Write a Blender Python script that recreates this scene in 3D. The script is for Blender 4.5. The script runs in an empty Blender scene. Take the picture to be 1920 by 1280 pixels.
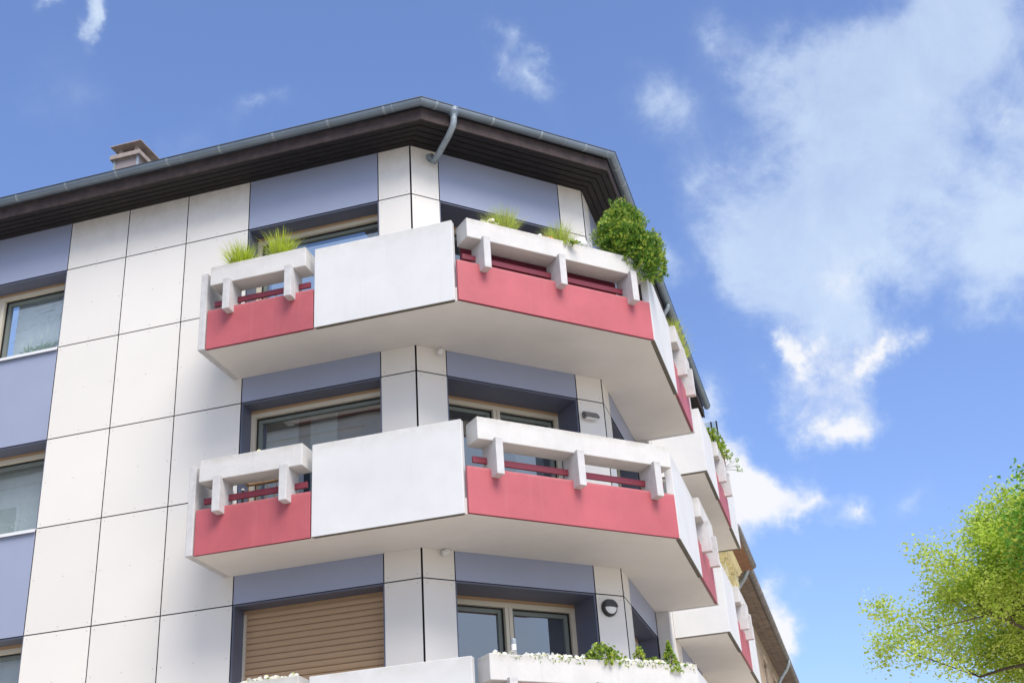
import bpy, math, random
from mathutils import Vector, Matrix, noise
R = math.radians
rnd = random.Random(7)
sc = bpy.context.scene
col = sc.collection

# ------------------------------------------------------------------ camera
CAM = Vector((4.8902, -13.72, -9.9034)); YAW, PIT, ROL = -0.258, 0.4712, -0.0676
F_, PPX, PPY = 2294.7, 952.0, 645.75
fwd = Vector((math.sin(YAW)*math.cos(PIT), math.cos(YAW)*math.cos(PIT), math.sin(PIT)))
rt = Vector((math.cos(YAW), -math.sin(YAW), 0)); up = rt.cross(fwd)
r2 = rt*math.cos(ROL)+up*math.sin(ROL); u2 = -rt*math.sin(ROL)+up*math.cos(ROL)
cd = bpy.data.cameras.new('camera'); cam = bpy.data.objects.new('camera', cd); col.objects.link(cam)
m = Matrix((r2, u2, -fwd)).transposed().to_4x4(); m.translation = CAM; cam.matrix_world = m
cd.sensor_width = 36; cd.sensor_fit = 'HORIZONTAL'; cd.lens = F_/1920*36
cd.shift_x = (960-PPX)/1920; cd.shift_y = (PPY-640)/1920
cd.clip_start = .1; cd.clip_end = 3000
sc.camera = cam
sc.view_settings.view_transform = 'Standard'; sc.view_settings.look = 'None'
sc.view_settings.exposure = 0.88; sc.view_settings.gamma = 1

# ------------------------------------------------------------------ sun
SUN_EL, SUN_AZ = R(50), R(138)          # azimuth clockwise from +y
sdir = Vector((math.sin(SUN_AZ)*math.cos(SUN_EL), math.cos(SUN_AZ)*math.cos(SUN_EL), math.sin(SUN_EL)))
sl = bpy.data.lights.new('sun', 'SUN'); sl.energy = 1.95; sl.angle = R(34); sl.color = (1, .925, .81)
so = bpy.data.objects.new('sun', sl); col.objects.link(so)
so.rotation_euler = (-sdir).to_track_quat('-Z', 'Y').to_euler()

# ------------------------------------------------------------------ world: sky with clouds (blobs placed by azimuth and elevation, broken by noise)
W = bpy.data.worlds.new('World'); sc.world = W; W.use_nodes = True
nt = W.node_tree; N = nt.nodes; L = nt.links; N.clear()
def nd(t, **k):
    n = N.new(t)
    for a, v in k.items():
        if a.startswith('i_'): n.inputs[int(a[2:])].default_value = v
        else: setattr(n, a, v)
    return n
def mth(op, a, b=None, c=None, clamp=False):
    n = nd('ShaderNodeMath', operation=op, use_clamp=clamp)
    for i, x in enumerate((a, b, c)):
        if x is None: continue
        if isinstance(x, (int, float)): n.inputs[i].default_value = x
        else: L.new(x, n.inputs[i])
    return n.outputs[0]
tc = nd('ShaderNodeTexCoord'); gen = tc.outputs['Generated']
sep = nd('ShaderNodeSeparateXYZ'); L.new(gen, sep.inputs[0])
az = mth('ARCTAN2', sep.outputs[0], sep.outputs[1]); el = mth('ARCSINE', sep.outputs[2])
azel = nd('ShaderNodeCombineXYZ'); L.new(az, azel.inputs[0]); L.new(el, azel.inputs[1])
def wnoise(scale, detail, rough, off=(0,0,0), dist=0.):
    mp = nd('ShaderNodeMapping'); mp.inputs['Location'].default_value = off; L.new(gen, mp.inputs[0])
    n = nd('ShaderNodeTexNoise', noise_dimensions='3D'); n.inputs['Scale'].default_value = scale; n.inputs['Detail'].default_value = detail
    n.inputs['Roughness'].default_value = rough; n.inputs['Distortion'].default_value = dist
    L.new(mp.outputs[0], n.inputs['Vector']); return n
# warp the coordinates so that blob outlines become ragged
wn = wnoise(7, 6, .62); wsub = nd('ShaderNodeVectorMath', operation='SUBTRACT'); L.new(wn.outputs['Color'], wsub.inputs[0]); wsub.inputs[1].default_value = (.5,.5,.5)
wsc = nd('ShaderNodeVectorMath', operation='SCALE'); L.new(wsub.outputs[0], wsc.inputs[0]); wsc.inputs['Scale'].default_value = .17
wadd = nd('ShaderNodeVectorMath', operation='ADD'); L.new(azel.outputs[0], wadd.inputs[0]); L.new(wsc.outputs[0], wadd.inputs[1])
wxy = nd('ShaderNodeVectorMath', operation='MULTIPLY'); L.new(wadd.outputs[0], wxy.inputs[0]); wxy.inputs[1].default_value = (1, 1, 0)
def blob(azd, eld, ra, re, rot, w):
    mp = nd('ShaderNodeMapping', vector_type='TEXTURE'); mp.inputs['Location'].default_value = (R(azd), R(eld), 0)
    mp.inputs['Rotation'].default_value = (0, 0, R(rot)); mp.inputs['Scale'].default_value = (R(ra), R(re), 1)
    L.new(wxy.outputs[0], mp.inputs[0])
    g = nd('ShaderNodeTexGradient', gradient_type='QUADRATIC_SPHERE'); L.new(mp.outputs[0], g.inputs[0])
    return mth('MULTIPLY', g.outputs['Fac'], w)
def blobs(lst):
    o = None
    for b in lst:
        x = blob(*b); o = x if o is None else mth('ADD', o, x)
    return o
def sky_at(u, v):      # helper: photo pixel -> azimuth, elevation (degrees) of the cloud
    q = (fwd*F_ + r2*(u-PPX) - u2*(v-PPY)).normalized()
    return math.degrees(math.atan2(q.x, q.y)), math.degrees(math.asin(q.z))
def sb(u, v, ru, rv, rot, w):
    a, e = sky_at(u, v); k = math.degrees(1/F_)*(1-.25*min(1, math.hypot(u-960, v-640)/1150))
    return (a, e, ru*k/math.cos(R(e)), rv*k, rot, w)
thin = blobs([sb(*b) for b in [
 (1560,330,420,380,0,1.3),(1700,120,430,330,0,1.15),(1880,420,260,330,0,.85),(1480,480,260,300,0,1.0),(1235,185,140,170,-35,.36),(1490,150,230,200,0,.55),(1900,200,200,300,0,.45),
 (1340,60,110,130,0,.28),(1820,40,300,240,0,.75),(1560,560,150,230,-10,.9),(1420,540,130,190,10,.8),(1800,560,200,110,25,.5),
 (950,110,60,170,15,.6),(1010,160,60,180,15,.7),(960,40,55,80,20,.4),(180,30,60,120,-10,.85),(60,10,70,60,0,.5),
 (520,215,230,60,12,.22),(330,300,320,120,12,.16),(1240,520,80,150,-10,.5),(1320,740,120,100,0,.6),(1680,975,130,75,8,.6),(100,180,200,260,0,.12)]])
thick = blobs([sb(*b) for b in [
 (1600,500,110,130,0,.45),(1860,230,150,120,0,.3),(1540,650,120,95,-25,1.25),(1640,640,120,95,40,1.1),(1575,755,150,120,0,1.35),(1500,640,70,60,0,.6),
 (1400,895,150,170,-30,1.5),(1345,840,130,150,0,1.1),(1470,955,120,95,-20,.9),(1565,970,90,70,30,.8),(1320,980,190,200,0,1.3),(1300,760,110,110,0,.7),
 (1462,1200,110,160,-25,1.9),(1440,1270,110,120,0,1.3),(950,150,28,90,15,.2),(175,40,25,70,-10,.35)]])
added_bank = blobs([(-157,34,45,26,0,2.2),(-130,20,30,16,0,1.4)])  # cloud banks added behind the camera so the panes reflect paler
fn = wnoise(5.5, 9, .6, (3,1,0), .3).outputs['Fac']
fine = wnoise(16, 8, .65, (1,5,2), .4).outputs['Fac']
# general cloud field for the rest of the sky (seen in reflections and lighting the place)
gf = wnoise(2.2, 8, .55, (8,2,4)).outputs['Fac']
front = nd('ShaderNodeVectorMath', operation='DOT_PRODUCT'); L.new(gen, front.inputs[0]); front.inputs[1].default_value = tuple(fwd)
offv = mth('MULTIPLY_ADD', front.outputs['Value'], -6, 4.9, clamp=True)
rest = mth('MULTIPLY', mth('ADD', mth('MULTIPLY_ADD', gf, 5, -2.0, clamp=True), added_bank, clamp=True), offv)
def ss(x, a, b):
    mr = nd('ShaderNodeMapRange', interpolation_type='SMOOTHSTEP'); L.new(x, mr.inputs[0])
    mr.inputs[1].default_value = a; mr.inputs[2].default_value = b; return mr.outputs[0]
tn = mth('ADD', thin, mth('MULTIPLY', mth('SUBTRACT', fn, .5), mth('MULTIPLY', ss(thin, 0, .35), 1.7)))
tn = mth('ADD', tn, mth('MULTIPLY', mth('SUBTRACT', fine, .5), mth('MULTIPLY', ss(thin, 0, .25), 1.0)))
tk = mth('ADD', thick, mth('MULTIPLY', mth('SUBTRACT', fine, .5), mth('MULTIPLY', ss(thick, 0, .2), 1.3)))
thin_d = mth('MULTIPLY', ss(tn, .0, .9), mth('MULTIPLY_ADD', mth('ADD', fn, mth('MULTIPLY', fine, .6)), .75, .04))
thick_d = mth('MULTIPLY', ss(tk, .08, 1.15), .95)
d1 = mth('MAXIMUM', thin_d, mth('MULTIPLY', rest, .8)); dens = mth('SUBTRACT', 1, mth('MULTIPLY', mth('SUBTRACT', 1, d1), mth('SUBTRACT', 1, thick_d)))
sky = nd('ShaderNodeTexSky', sky_type='NISHITA'); sky.sun_disc = False; sky.sun_elevation = SUN_EL; sky.sun_rotation = SUN_AZ
sky.altitude = 100; sky.air_density = 1.0; sky.dust_density = 2.2; sky.ozone_density = 1.5
tint = nd('ShaderNodeMix', data_type='RGBA', blend_type='MULTIPLY'); tint.inputs[0].default_value = 1; L.new(sky.outputs[0], tint.inputs[6]); tint.inputs[7].default_value = (.87, .94, 1.18, 1)
cm = nd('ShaderNodeMix', data_type='RGBA'); L.new(dens, cm.inputs[0]); L.new(tint.outputs[2], cm.inputs[6])
ccol = nd('ShaderNodeMix', data_type='RGBA'); L.new(thick_d, ccol.inputs[0]); ccol.inputs[6].default_value = (3.3, 3.9, 4.7, 1); ccol.inputs[7].default_value = (4.5, 4.5, 4.6, 1)
L.new(ccol.outputs[2], cm.inputs[7])
bg = nd('ShaderNodeBackground'); bg.inputs[1].default_value = .118; L.new(cm.outputs[2], bg.inputs[0])
wo = nd('ShaderNodeOutputWorld'); L.new(bg.outputs[0], wo.inputs[0])

# ------------------------------------------------------------------ materials
def mat(name, c, rough=.6, metal=0., var=.06, vscale=2., bump=0., bscale=60., spec=.5, extra=None, trans=0., sheen=0.):
    M = bpy.data.materials.new(name); M.use_nodes = True; t = M.node_tree; b = t.nodes['Principled BSDF']
    b.inputs['Roughness'].default_value = rough; b.inputs['Metallic'].default_value = metal; b.inputs['Specular IOR Level'].default_value = spec
    tcn = t.nodes.new('ShaderNodeTexCoord')
    n = t.nodes.new('ShaderNodeTexNoise'); n.inputs['Scale'].default_value = vscale; n.inputs['Detail'].default_value = 7; n.inputs['Roughness'].default_value = .6
    t.links.new(tcn.outputs['Object'], n.inputs['Vector'])
    mr = t.nodes.new('ShaderNodeMapRange'); mr.inputs[1].default_value = .3; mr.inputs[2].default_value = .7; mr.inputs[3].default_value = 1-var; mr.inputs[4].default_value = 1+var
    t.links.new(n.outputs['Fac'], mr.inputs[0])
    mx = t.nodes.new('ShaderNodeVectorMath'); mx.operation = 'SCALE'; mx.inputs[0].default_value = c; t.links.new(mr.outputs[0], mx.inputs['Scale'])
    out = mx.outputs[0]
    if extra: out = extra(t, tcn, out)
    t.links.new(out, b.inputs['Base Color'])
    if bump:
        n2 = t.nodes.new('ShaderNodeTexNoise'); n2.inputs['Scale'].default_value = bscale; n2.inputs['Detail'].default_value = 4; t.links.new(tcn.outputs['Object'], n2.inputs['Vector'])
        bp = t.nodes.new('ShaderNodeBump'); bp.inputs['Strength'].default_value = bump; bp.inputs['Distance'].default_value = .01
        t.links.new(n2.outputs['Fac'], bp.inputs['Height']); t.links.new(bp.outputs[0], b.inputs['Normal'])
    if trans:
        tr = t.nodes.new('ShaderNodeBsdfTranslucent'); t.links.new(out, tr.inputs['Color'])
        ms = t.nodes.new('ShaderNodeMixShader'); ms.inputs[0].default_value = trans
        t.links.new(b.outputs[0], ms.inputs[1]); t.links.new(tr.outputs[0], ms.inputs[2]); t.links.new(ms.outputs[0], t.nodes['Material Output'].inputs[0])
    return M
def stains(top, streak, tint=(.42,.37,.27)):
    """dirt under the top edge of a part and thin vertical run marks (shapes of their own, fixed to the part)"""
    def f(t, tcn, out):
        sp = t.nodes.new('ShaderNodeSeparateXYZ'); t.links.new(tcn.outputs['Generated'], sp.inputs[0])
        mp = t.nodes.new('ShaderNodeMapping'); mp.inputs['Scale'].default_value = (14, 14, .7); t.links.new(tcn.outputs['Object'], mp.inputs[0])
        n = t.nodes.new('ShaderNodeTexNoise'); n.inputs['Scale'].default_value = 1; n.inputs['Detail'].default_value = 6; n.inputs['Roughness'].default_value = .7; t.links.new(mp.outputs[0], n.inputs['Vector'])
        n3 = t.nodes.new('ShaderNodeTexNoise'); n3.inputs['Scale'].default_value = 5; n3.inputs['Detail'].default_value = 8; n3.inputs['Roughness'].default_value = .75; t.links.new(tcn.outputs['Object'], n3.inputs['Vector'])
        a = t.nodes.new('ShaderNodeMapRange'); a.inputs[1].default_value = .93-.25*top; a.inputs[2].default_value = 1.02; a.inputs[3].default_value = 0; a.inputs[4].default_value = 1.; t.links.new(sp.outputs[2], a.inputs[0])
        q = t.nodes.new('ShaderNodeMath'); q.operation = 'MULTIPLY'; t.links.new(a.outputs[0], q.inputs[0]); g3 = t.nodes.new('ShaderNodeMapRange'); g3.inputs[1].default_value = .36; g3.inputs[2].default_value = .68; t.links.new(n3.outputs['Fac'], g3.inputs[0]); t.links.new(g3.outputs[0], q.inputs[1])
        b = t.nodes.new('ShaderNodeMapRange'); b.inputs[1].default_value = .56; b.inputs[2].default_value = .85; b.inputs[3].default_value = 0; b.inputs[4].default_value = streak; t.links.new(n.outputs['Fac'], b.inputs[0])
        s = t.nodes.new('ShaderNodeMath'); s.operation = 'ADD'; s.use_clamp = True; t.links.new(q.outputs[0], s.inputs[0]); t.links.new(b.outputs[0], s.inputs[1])
        s2 = t.nodes.new('ShaderNodeMath'); s2.operation = 'MULTIPLY'; s2.inputs[1].default_value = .75; t.links.new(s.outputs[0], s2.inputs[0])
        mx = t.nodes.new('ShaderNodeMix'); mx.data_type = 'RGBA'; t.links.new(s2.outputs[0], mx.inputs[0]); t.links.new(out, mx.inputs[6]); mx.inputs[7].default_value = (*tint, 1)
        return mx.outputs[2]
    return f
def glass(name, tint=(.55,.62,.62), ior=.2):
    M = bpy.data.materials.new(name); M.use_nodes = True; t = M.node_tree; t.nodes.remove(t.nodes['Principled BSDF'])
    ge = t.nodes.new('ShaderNodeNewGeometry'); dt = t.nodes.new('ShaderNodeVectorMath'); dt.operation = 'DOT_PRODUCT'
    t.links.new(ge.outputs['Incoming'], dt.inputs[0]); t.links.new(ge.outputs['Normal'], dt.inputs[1])
    def mm_(op, a, b=None):
        n_ = t.nodes.new('ShaderNodeMath'); n_.operation = op
        for i, x in enumerate((a, b)):
            if x is None: continue
            if isinstance(x, (int, float)): n_.inputs[i].default_value = x
            else: t.links.new(x, n_.inputs[i])
        return n_.outputs[0]
    c_ = mm_('ABSOLUTE', dt.outputs['Value']); pw = mm_('POWER', mm_('SUBTRACT', 1, c_), 5)
    frs = mm_('ADD', mm_('MULTIPLY', pw, 1-ior), ior)      # two-sided Schlick reflectance, ior is the reflectance seen straight on
    g = t.nodes.new('ShaderNodeBsdfGlossy'); g.inputs['Roughness'].default_value = 0.0; g.inputs['Color'].default_value = (.95,.98,1,1)
    tr = t.nodes.new('ShaderNodeBsdfTransparent'); tr.inputs[0].default_value = (*tint, 1)
    # slight waviness of float glass panes
    tcn = t.nodes.new('ShaderNodeTexCoord'); n = t.nodes.new('ShaderNodeTexNoise'); n.inputs['Scale'].default_value = .9; n.inputs['Detail'].default_value = 1; t.links.new(tcn.outputs['Object'], n.inputs['Vector'])
    bp = t.nodes.new('ShaderNodeBump'); bp.inputs['Strength'].default_value = .1; bp.inputs['Distance'].default_value = .015; t.links.new(n.outputs['Fac'], bp.inputs['Height']); t.links.new(bp.outputs[0], g.inputs['Normal'])
    ms = t.nodes.new('ShaderNodeMixShader'); t.links.new(frs, ms.inputs[0]); t.links.new(tr.outputs[0], ms.inputs[1]); t.links.new(g.outputs[0], ms.inputs[2])
    t.links.new(ms.outputs[0], t.nodes['Material Output'].inputs[0]); return M
def cladx(t, tcn, out):
    out = stains(.0,.06,(.5,.47,.4))(t, tcn, out)
    g_ = t.nodes.new('ShaderNodeNewGeometry'); r_ = t.nodes.new('ShaderNodeMapRange'); r_.inputs[3].default_value = .955; r_.inputs[4].default_value = 1.03; t.links.new(g_.outputs['Random Per Island'], r_.inputs[0])
    v_ = t.nodes.new('ShaderNodeVectorMath'); v_.operation = 'SCALE'; t.links.new(out, v_.inputs[0]); t.links.new(r_.outputs[0], v_.inputs['Scale']); return v_.outputs[0]
clad = mat('white cladding', (.78,.75,.69), .42, var=.022, vscale=.8, extra=cladx)
clad_screw = mat('cladding screws', (.34,.32,.3), .4, var=.1)
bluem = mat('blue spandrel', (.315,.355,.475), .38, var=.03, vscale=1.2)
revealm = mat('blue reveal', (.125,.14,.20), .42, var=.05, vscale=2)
backm = mat('dark joint backing', (.025,.024,.026), .8)
slabm = mat('rendered slab underside', (.75,.72,.68), .85, var=.06, vscale=1.0, bump=.15, bscale=40, extra=stains(0,.10,(.5,.44,.36)))
parapetm = mat('white painted concrete panel', (.66,.665,.66), .75, var=.05, vscale=1.6, bump=.06, bscale=60, extra=stains(.45,.24,(.5,.48,.41)))
planterm = mat('weathered concrete trough', (.60,.59,.565), .8, var=.07, vscale=3, bump=.25, bscale=60, extra=stains(1.0,.38,(.34,.31,.23)))
bracketm = mat('raw concrete bracket', (.56,.555,.55), .85, var=.1, vscale=9, bump=.35, bscale=60, extra=stains(.25,.3,(.3,.29,.26)))
redm = mat('faded red panel', (.44,.098,.115), .55, var=.12, vscale=1.6, bump=.1, bscale=80, extra=stains(.0,.28,(.56,.27,.25)))
redrail = mat('dark red rail', (.22,.03,.05), .45, var=.08, vscale=6)
redscreen = mat('dark red canvas', (.22,.03,.055), .8, var=.12, vscale=5)
roughm = mat('rough shaded edge', (.16,.145,.115), .9, var=.3, vscale=30, bump=.5, bscale=80)  # rough concrete; shade under the panels is put into this dark colour
framem = mat('cream window frame', (.66,.60,.47), .35, var=.03)
sashm = mat('grey green sash', (.20,.225,.20), .4, var=.05)
gasket = mat('black gasket', (.01,.01,.011), .5)
shutterm = mat('tan roller shutter', (.47,.31,.175), .5, var=.03)
slotm = mat('shutter slot', (.06,.03,.015), .8)
silm = mat('white aluminium sill', (.75,.76,.76), .35, var=.03)
woodm = mat('dark stained eaves boards', (.012,.009,.009), .7, var=.3, vscale=6, bump=.4, bscale=40)
fasciam = mat('weathered brown fascia', (.042,.028,.027), .75, var=.5, vscale=7, bump=.4, bscale=50, extra=stains(0,.2,(.16,.12,.10)))
zinc = mat('grey zinc', (.20,.25,.30), .42, metal=.25, var=.14, vscale=2.2, extra=stains(0,.2,(.17,.18,.19)))
zinc2 = mat('light zinc', (.32,.37,.40), .45, metal=.25, var=.2, vscale=9)
tilem = mat('dark roof tile', (.045,.04,.04), .7, var=.2)
chimm = mat('chimney cladding', (.28,.235,.235), .6, var=.1, vscale=4)
chimcap = mat('chimney stone', (.34,.285,.25), .8, var=.2, vscale=9)
glassm = glass('window glass', (.5,.56,.56), .30); glass_dark = glass('tinted door glass', (.45,.50,.52), .26); glassb = glass('bright glass', (.80,.88,.88), .24)
roomm = mat('room wall', (.42,.41,.38), .9); curtm = mat('white curtain', (.86,.87,.87), .9, var=.05, vscale=8, trans=.25)
darkroom = mat('dim room wall', (.10,.10,.10), .9)
lampdark = mat('dark lamp housing', (.035,.033,.032), .4); lampwhite = mat('opal lamp glass', (.80,.80,.78), .55); lampgrey = mat('grey lamp hood', (.17,.165,.16), .5, var=.12, vscale=20)
whitepl = mat('white plastic', (.75,.74,.72), .4)
soilm = mat('planter soil', (.05,.035,.025), .95, var=.4, vscale=20)
wickm = mat('brown rattan', (.22,.12,.05), .7, var=.2, vscale=20)
blackm = mat('black metal', (.02,.02,.02), .4, metal=.5)
grassm = mat('bright grass', (.55,.66,.06), .5, var=.35, vscale=14, trans=.45)
grassp = mat('pale grass', (.54,.66,.11), .5, var=.3, vscale=14, trans=.45)
strawm = mat('straw', (.46,.40,.20), .6, var=.3, vscale=20, trans=.3)
thujam = mat('conifer green', (.14,.28,.035), .6, var=.5, vscale=9, trans=.25)
thujad = mat('conifer light tips', (.40,.50,.07), .6, var=.35, vscale=12, trans=.3)
barkm = mat('bark', (.10,.075,.055), .9, var=.3, vscale=8, bump=.5)
leafm = mat('small shrub leaf', (.20,.34,.04), .5, var=.45, vscale=25, trans=.35)
leafy = mat('young shrub leaf', (.46,.54,.07), .5, var=.3, vscale=25, trans=.4)
petalm = mat('white petal', (.82,.82,.76), .6, var=.08, vscale=30, trans=.3)
petaly = mat('cream petal', (.78,.76,.42), .6, var=.2, vscale=30, trans=.3)
petalo = mat('orange petal', (.75,.33,.05), .6, var=.2, vscale=30, trans=.3)
planeleaf = mat('plane tree leaf', (.54,.68,.10), .5, var=.3, vscale=.9, trans=.5)
planeleaf2 = mat('plane tree young leaf', (.70,.78,.20), .5, var=.3, vscale=1.1, trans=.5)
greenleaf = mat('chestnut leaf', (.17,.38,.04), .5, var=.35, vscale=2, trans=.45)
def asph(t, tcn, out): return out
asphalt = mat('asphalt', (.055,.054,.052), .9, var=.2, vscale=3, bump=.3)
paving = mat('pale pavement slabs', (.58,.52,.43), .85, var=.12, vscale=1.5)
groundm = mat('ground', (.56,.49,.39), .9, var=.15, vscale=.3)
stucco = mat('pale stucco', (.80,.79,.76), .85, var=.06, vscale=1)
yellowm = mat('yellow stucco', (.86,.74,.40), .8, var=.08, vscale=2, extra=stains(0,.12,(.6,.5,.25)))
yelcorn = mat('cream moulding', (.86,.78,.48), .75, var=.1, vscale=4)
beigem = mat('aged beige render', (.42,.33,.24), .9, var=.16, vscale=2.5, extra=stains(0,.35,(.30,.23,.17)))
eavem = mat('old eaves boards', (.20,.155,.125), .85, var=.35, vscale=4)
rustwood = mat('varnished rust brown boards', (.25,.115,.055), .6, var=.25, vscale=6)
oldzinc = mat('old gutter', (.21,.20,.19), .6, metal=.2, var=.3, vscale=5)
darkglass = mat('dark window', (.05,.055,.06), .1)

# ------------------------------------------------------------------ geometry helpers
r45 = math.sqrt(.5)
a_b = (2.0762, 2.0762)
FR = {'A': ((0,0),(1,0),(0,-1)), 'B': ((0,0),(r45,r45),(r45,-r45)), 'C': (a_b,(0,1),(1,0)), 'W': ((0,0),(1,0),(0,1))}
def P(fr, s, o, z):
    a, d, n = FR[fr]; return Vector((a[0]+d[0]*s+n[0]*o, a[1]+d[1]*s+n[1]*o, z))
class MB:
    def __init__(self): self.v = []; self.f = []; self.mi = []
    def face(self, pts, mi=0):
        b = len(self.v); self.v += [Vector(p) for p in pts]; self.f.append(list(range(b, b+len(pts)))); self.mi.append(mi)
    def hexa(self, p, mi=0, mis=None):
        # p: 8 points, bottom 0-3, top 4-7
        b = len(self.v); self.v += [Vector(q) for q in p]
        fs = [(0,3,2,1),(4,5,6,7),(0,1,5,4),(1,2,6,5),(2,3,7,6),(3,0,4,7)]
        for i, f in enumerate(fs): self.f.append([b+k for k in f]); self.mi.append(mis[i] if mis else mi)
    def box(self, fr, s0, s1, o0, o1, z0, z1, mi=0, bottom=None):
        q = [P(fr,s0,o0,z0),P(fr,s1,o0,z0),P(fr,s1,o1,z0),P(fr,s0,o1,z0),P(fr,s0,o0,z1),P(fr,s1,o0,z1),P(fr,s1,o1,z1),P(fr,s0,o1,z1)]
        self.hexa(q, mi, None if bottom is None else [bottom]+[mi]*5)
    def prism(self, pts, z0, z1, mi=0, bottom=None):
        n = len(pts); b = len(self.v)
        self.v += [Vector((x,y,z0)) for x,y in pts]+[Vector((x,y,z1)) for x,y in pts]
        self.f.append(list(range(b, b+n))[::-1]); self.mi.append(mi if bottom is None else bottom)
        self.f.append(list(range(b+n, b+2*n))); self.mi.append(mi)
        for i in range(n): j=(i+1)%n; self.f.append([b+i,b+j,b+n+j,b+n+i]); self.mi.append(mi)
    def extrude(self, fr, prof, s0, s1, mi=0, m0=0, m1=0):
        """profile (o,z) along s; m0/m1: mitre, shift of s per unit of o"""
        n = len(prof); b = len(self.v)
        self.v += [P(fr,s0+m0*o,o,z) for o,z in prof]+[P(fr,s1+m1*o,o,z) for o,z in prof]
        self.f.append(list(range(b,b+n))); self.mi.append(mi); self.f.append(list(range(b+n,b+2*n))[::-1]); self.mi.append(mi)
        for i in range(n): j=(i+1)%n; self.f.append([b+i,b+n+i,b+n+j,b+j]); self.mi.append(mi)
    def tube(self, pts, rad, n=8, mi=0, cap=True):
        pts = [Vector(p) for p in pts]; rads = rad if isinstance(rad,(list,tuple)) else [rad]*len(pts); b = len(self.v)
        u = None
        for i, p in enumerate(pts):
            t = (pts[min(i+1,len(pts)-1)]-pts[max(i-1,0)]).normalized()
            if u is None: u = t.orthogonal().normalized()
            else: u = (u-t*u.dot(t)); u = u.normalized() if u.length > 1e-6 else t.orthogonal().normalized()
            w = t.cross(u)
            for k in range(n):
                a = 2*math.pi*k/n; self.v.append(p+(u*math.cos(a)+w*math.sin(a))*rads[i])
        for i in range(len(pts)-1):
            for k in range(n):
                j=(k+1)%n; self.f.append([b+i*n+k,b+i*n+j,b+(i+1)*n+j,b+(i+1)*n+k]); self.mi.append(mi)
        if cap:
            self.f.append([b+k for k in range(n)][::-1]); self.mi.append(mi); e=b+(len(pts)-1)*n; self.f.append([e+k for k in range(n)]); self.mi.append(mi)
    def disc(self, c, nrm, rad, depth, n=8, mi=0):
        c = Vector(c); nrm = Vector(nrm); self.tube([c, c+nrm*depth], rad, n, mi)
    def build(self, name, mats, parent=None, bevel=0, smooth=False, merge=False, seg=2):
        me = bpy.data.meshes.new(name); me.from_pydata([tuple(q) for q in self.v], [], self.f)
        for x in (mats if isinstance(mats,(list,tuple)) else [mats]): me.materials.append(x)
        me.polygons.foreach_set('material_index', self.mi)
        if smooth: me.polygons.foreach_set('use_smooth', [True]*len(self.f))
        me.update()
        o = bpy.data.objects.new(name, me); col.objects.link(o)
        if parent is not None: o.parent = parent
        if bevel:
            md = o.modifiers.new('bevel','BEVEL'); md.width = bevel; md.segments = seg; md.limit_method = 'ANGLE'; md.angle_limit = R(40)
        return o
def tag(o, label=None, cat=None, group=None, kind=None):
    if label: o['label'] = label
    if cat: o['category'] = cat
    if group: o['group'] = group
    if kind: o['kind'] = kind
    return o
def thing(name, label, cat, group=None, loc=(0,0,0)):
    o = bpy.data.objects.new(name, None); o.empty_display_size = .3; col.objects.link(o); o.location = loc
    return tag(o, label, cat, group)
def fix(o):      # geometry was made in world coordinates: keep it there under a moved empty
    if o.parent: o.matrix_parent_inverse = Matrix.Translation(-o.parent.location) if not o.parent.parent else Matrix()
    return o

# ------------------------------------------------------------------ setting: ground, road, pavement
GZ = -11.5
g = MB(); g.face([(-900,-900,GZ),(900,-900,GZ),(900,900,GZ),(-900,900,GZ)]); tag(g.build('ground', groundm), kind='structure')
g = MB(); g.box('W',-120,120,-12.2,-7.0,GZ-.2,GZ+.004); tag(g.build('road', asphalt), kind='structure')
g = MB(); g.box('W',-120,1.0,-7.0,-.6,GZ-.1,GZ+.13); g.box('W',1.0,5.2,-7.0,60,GZ-.1,GZ+.128); g.box('W',-120,120,-20,-12.2,GZ-.1,GZ+.13); tag(g.build('pavement', paving, bevel=.01), kind='structure')

# ------------------------------------------------------------------ the apartment building
FH = 2.8; ZB = -2.4245; ZSO = .8436; HP = 1.178; HR = .579
a1,a2,a3,a4,a5 = -.5002,-2.5477,-3.5726,-4.5829,-5.597; a6 = -8.20
b1,b2,LB = .4501,2.4916,2.9361; c1,c2 = .4846,2.5332; CE = 9.8
dA,dB,dC = .9745,1.3457,.957; XL,YR = -2.69,2.602; X1,X2 = -1.05,.885; Y4 = .991
NF = 4
B0 = thing('apartment_building', 'white and blue corner apartment block with red and white balconies on every floor', 'apartment building', loc=(0,0,GZ))
def bpart(mb, name, mats, **k):
    o = mb.build(name, mats, B0, **k); o.matrix_parent_inverse = Matrix.Translation((0,0,-GZ)); return o
# backing wall with openings: list of zones (s0,s1, opening?)
openA = [(a6,a5,[( -1.3227-FH*k, -FH*k) for k in range(NF)]), (a2,a1,[(ZB+.2-FH*k, -FH*k) for k in range(NF)])]
openB = [(b1,b2,[(ZB+.2-FH*k, -FH*k) for k in range(NF)])]
openC = [(c1,c2,[(ZB+.2-FH*k, -FH*k) for k in range(NF)]), (5.0,7.4,[(ZB+.2-FH*k, -FH*k) for k in range(NF)])]
wl = MB()
TW = .30
def walls(fr, s0, s1, opens, m0=0, m1=0):
    edges = sorted(opens); x = s0
    for (e0,e1,hs) in edges:
        wl.box(fr,x,e0,-TW,-.03,GZ,ZSO); x = e1
        zt = ZSO
        for (z0,z1) in sorted(hs, reverse=True):
            wl.box(fr,e0,e1,-TW,-.031,z1,zt); zt = z0
        wl.box(fr,e0,e1,-TW,-.031,GZ,zt)
    wl.box(fr,x,s1,-TW,-.03,GZ,ZSO)
walls('A',-16,-.02,openA); walls('B',.03,LB-.03,openB); walls('C',.02,CE,openC)
wall = bpart(wl,'wall',backm)
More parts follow.
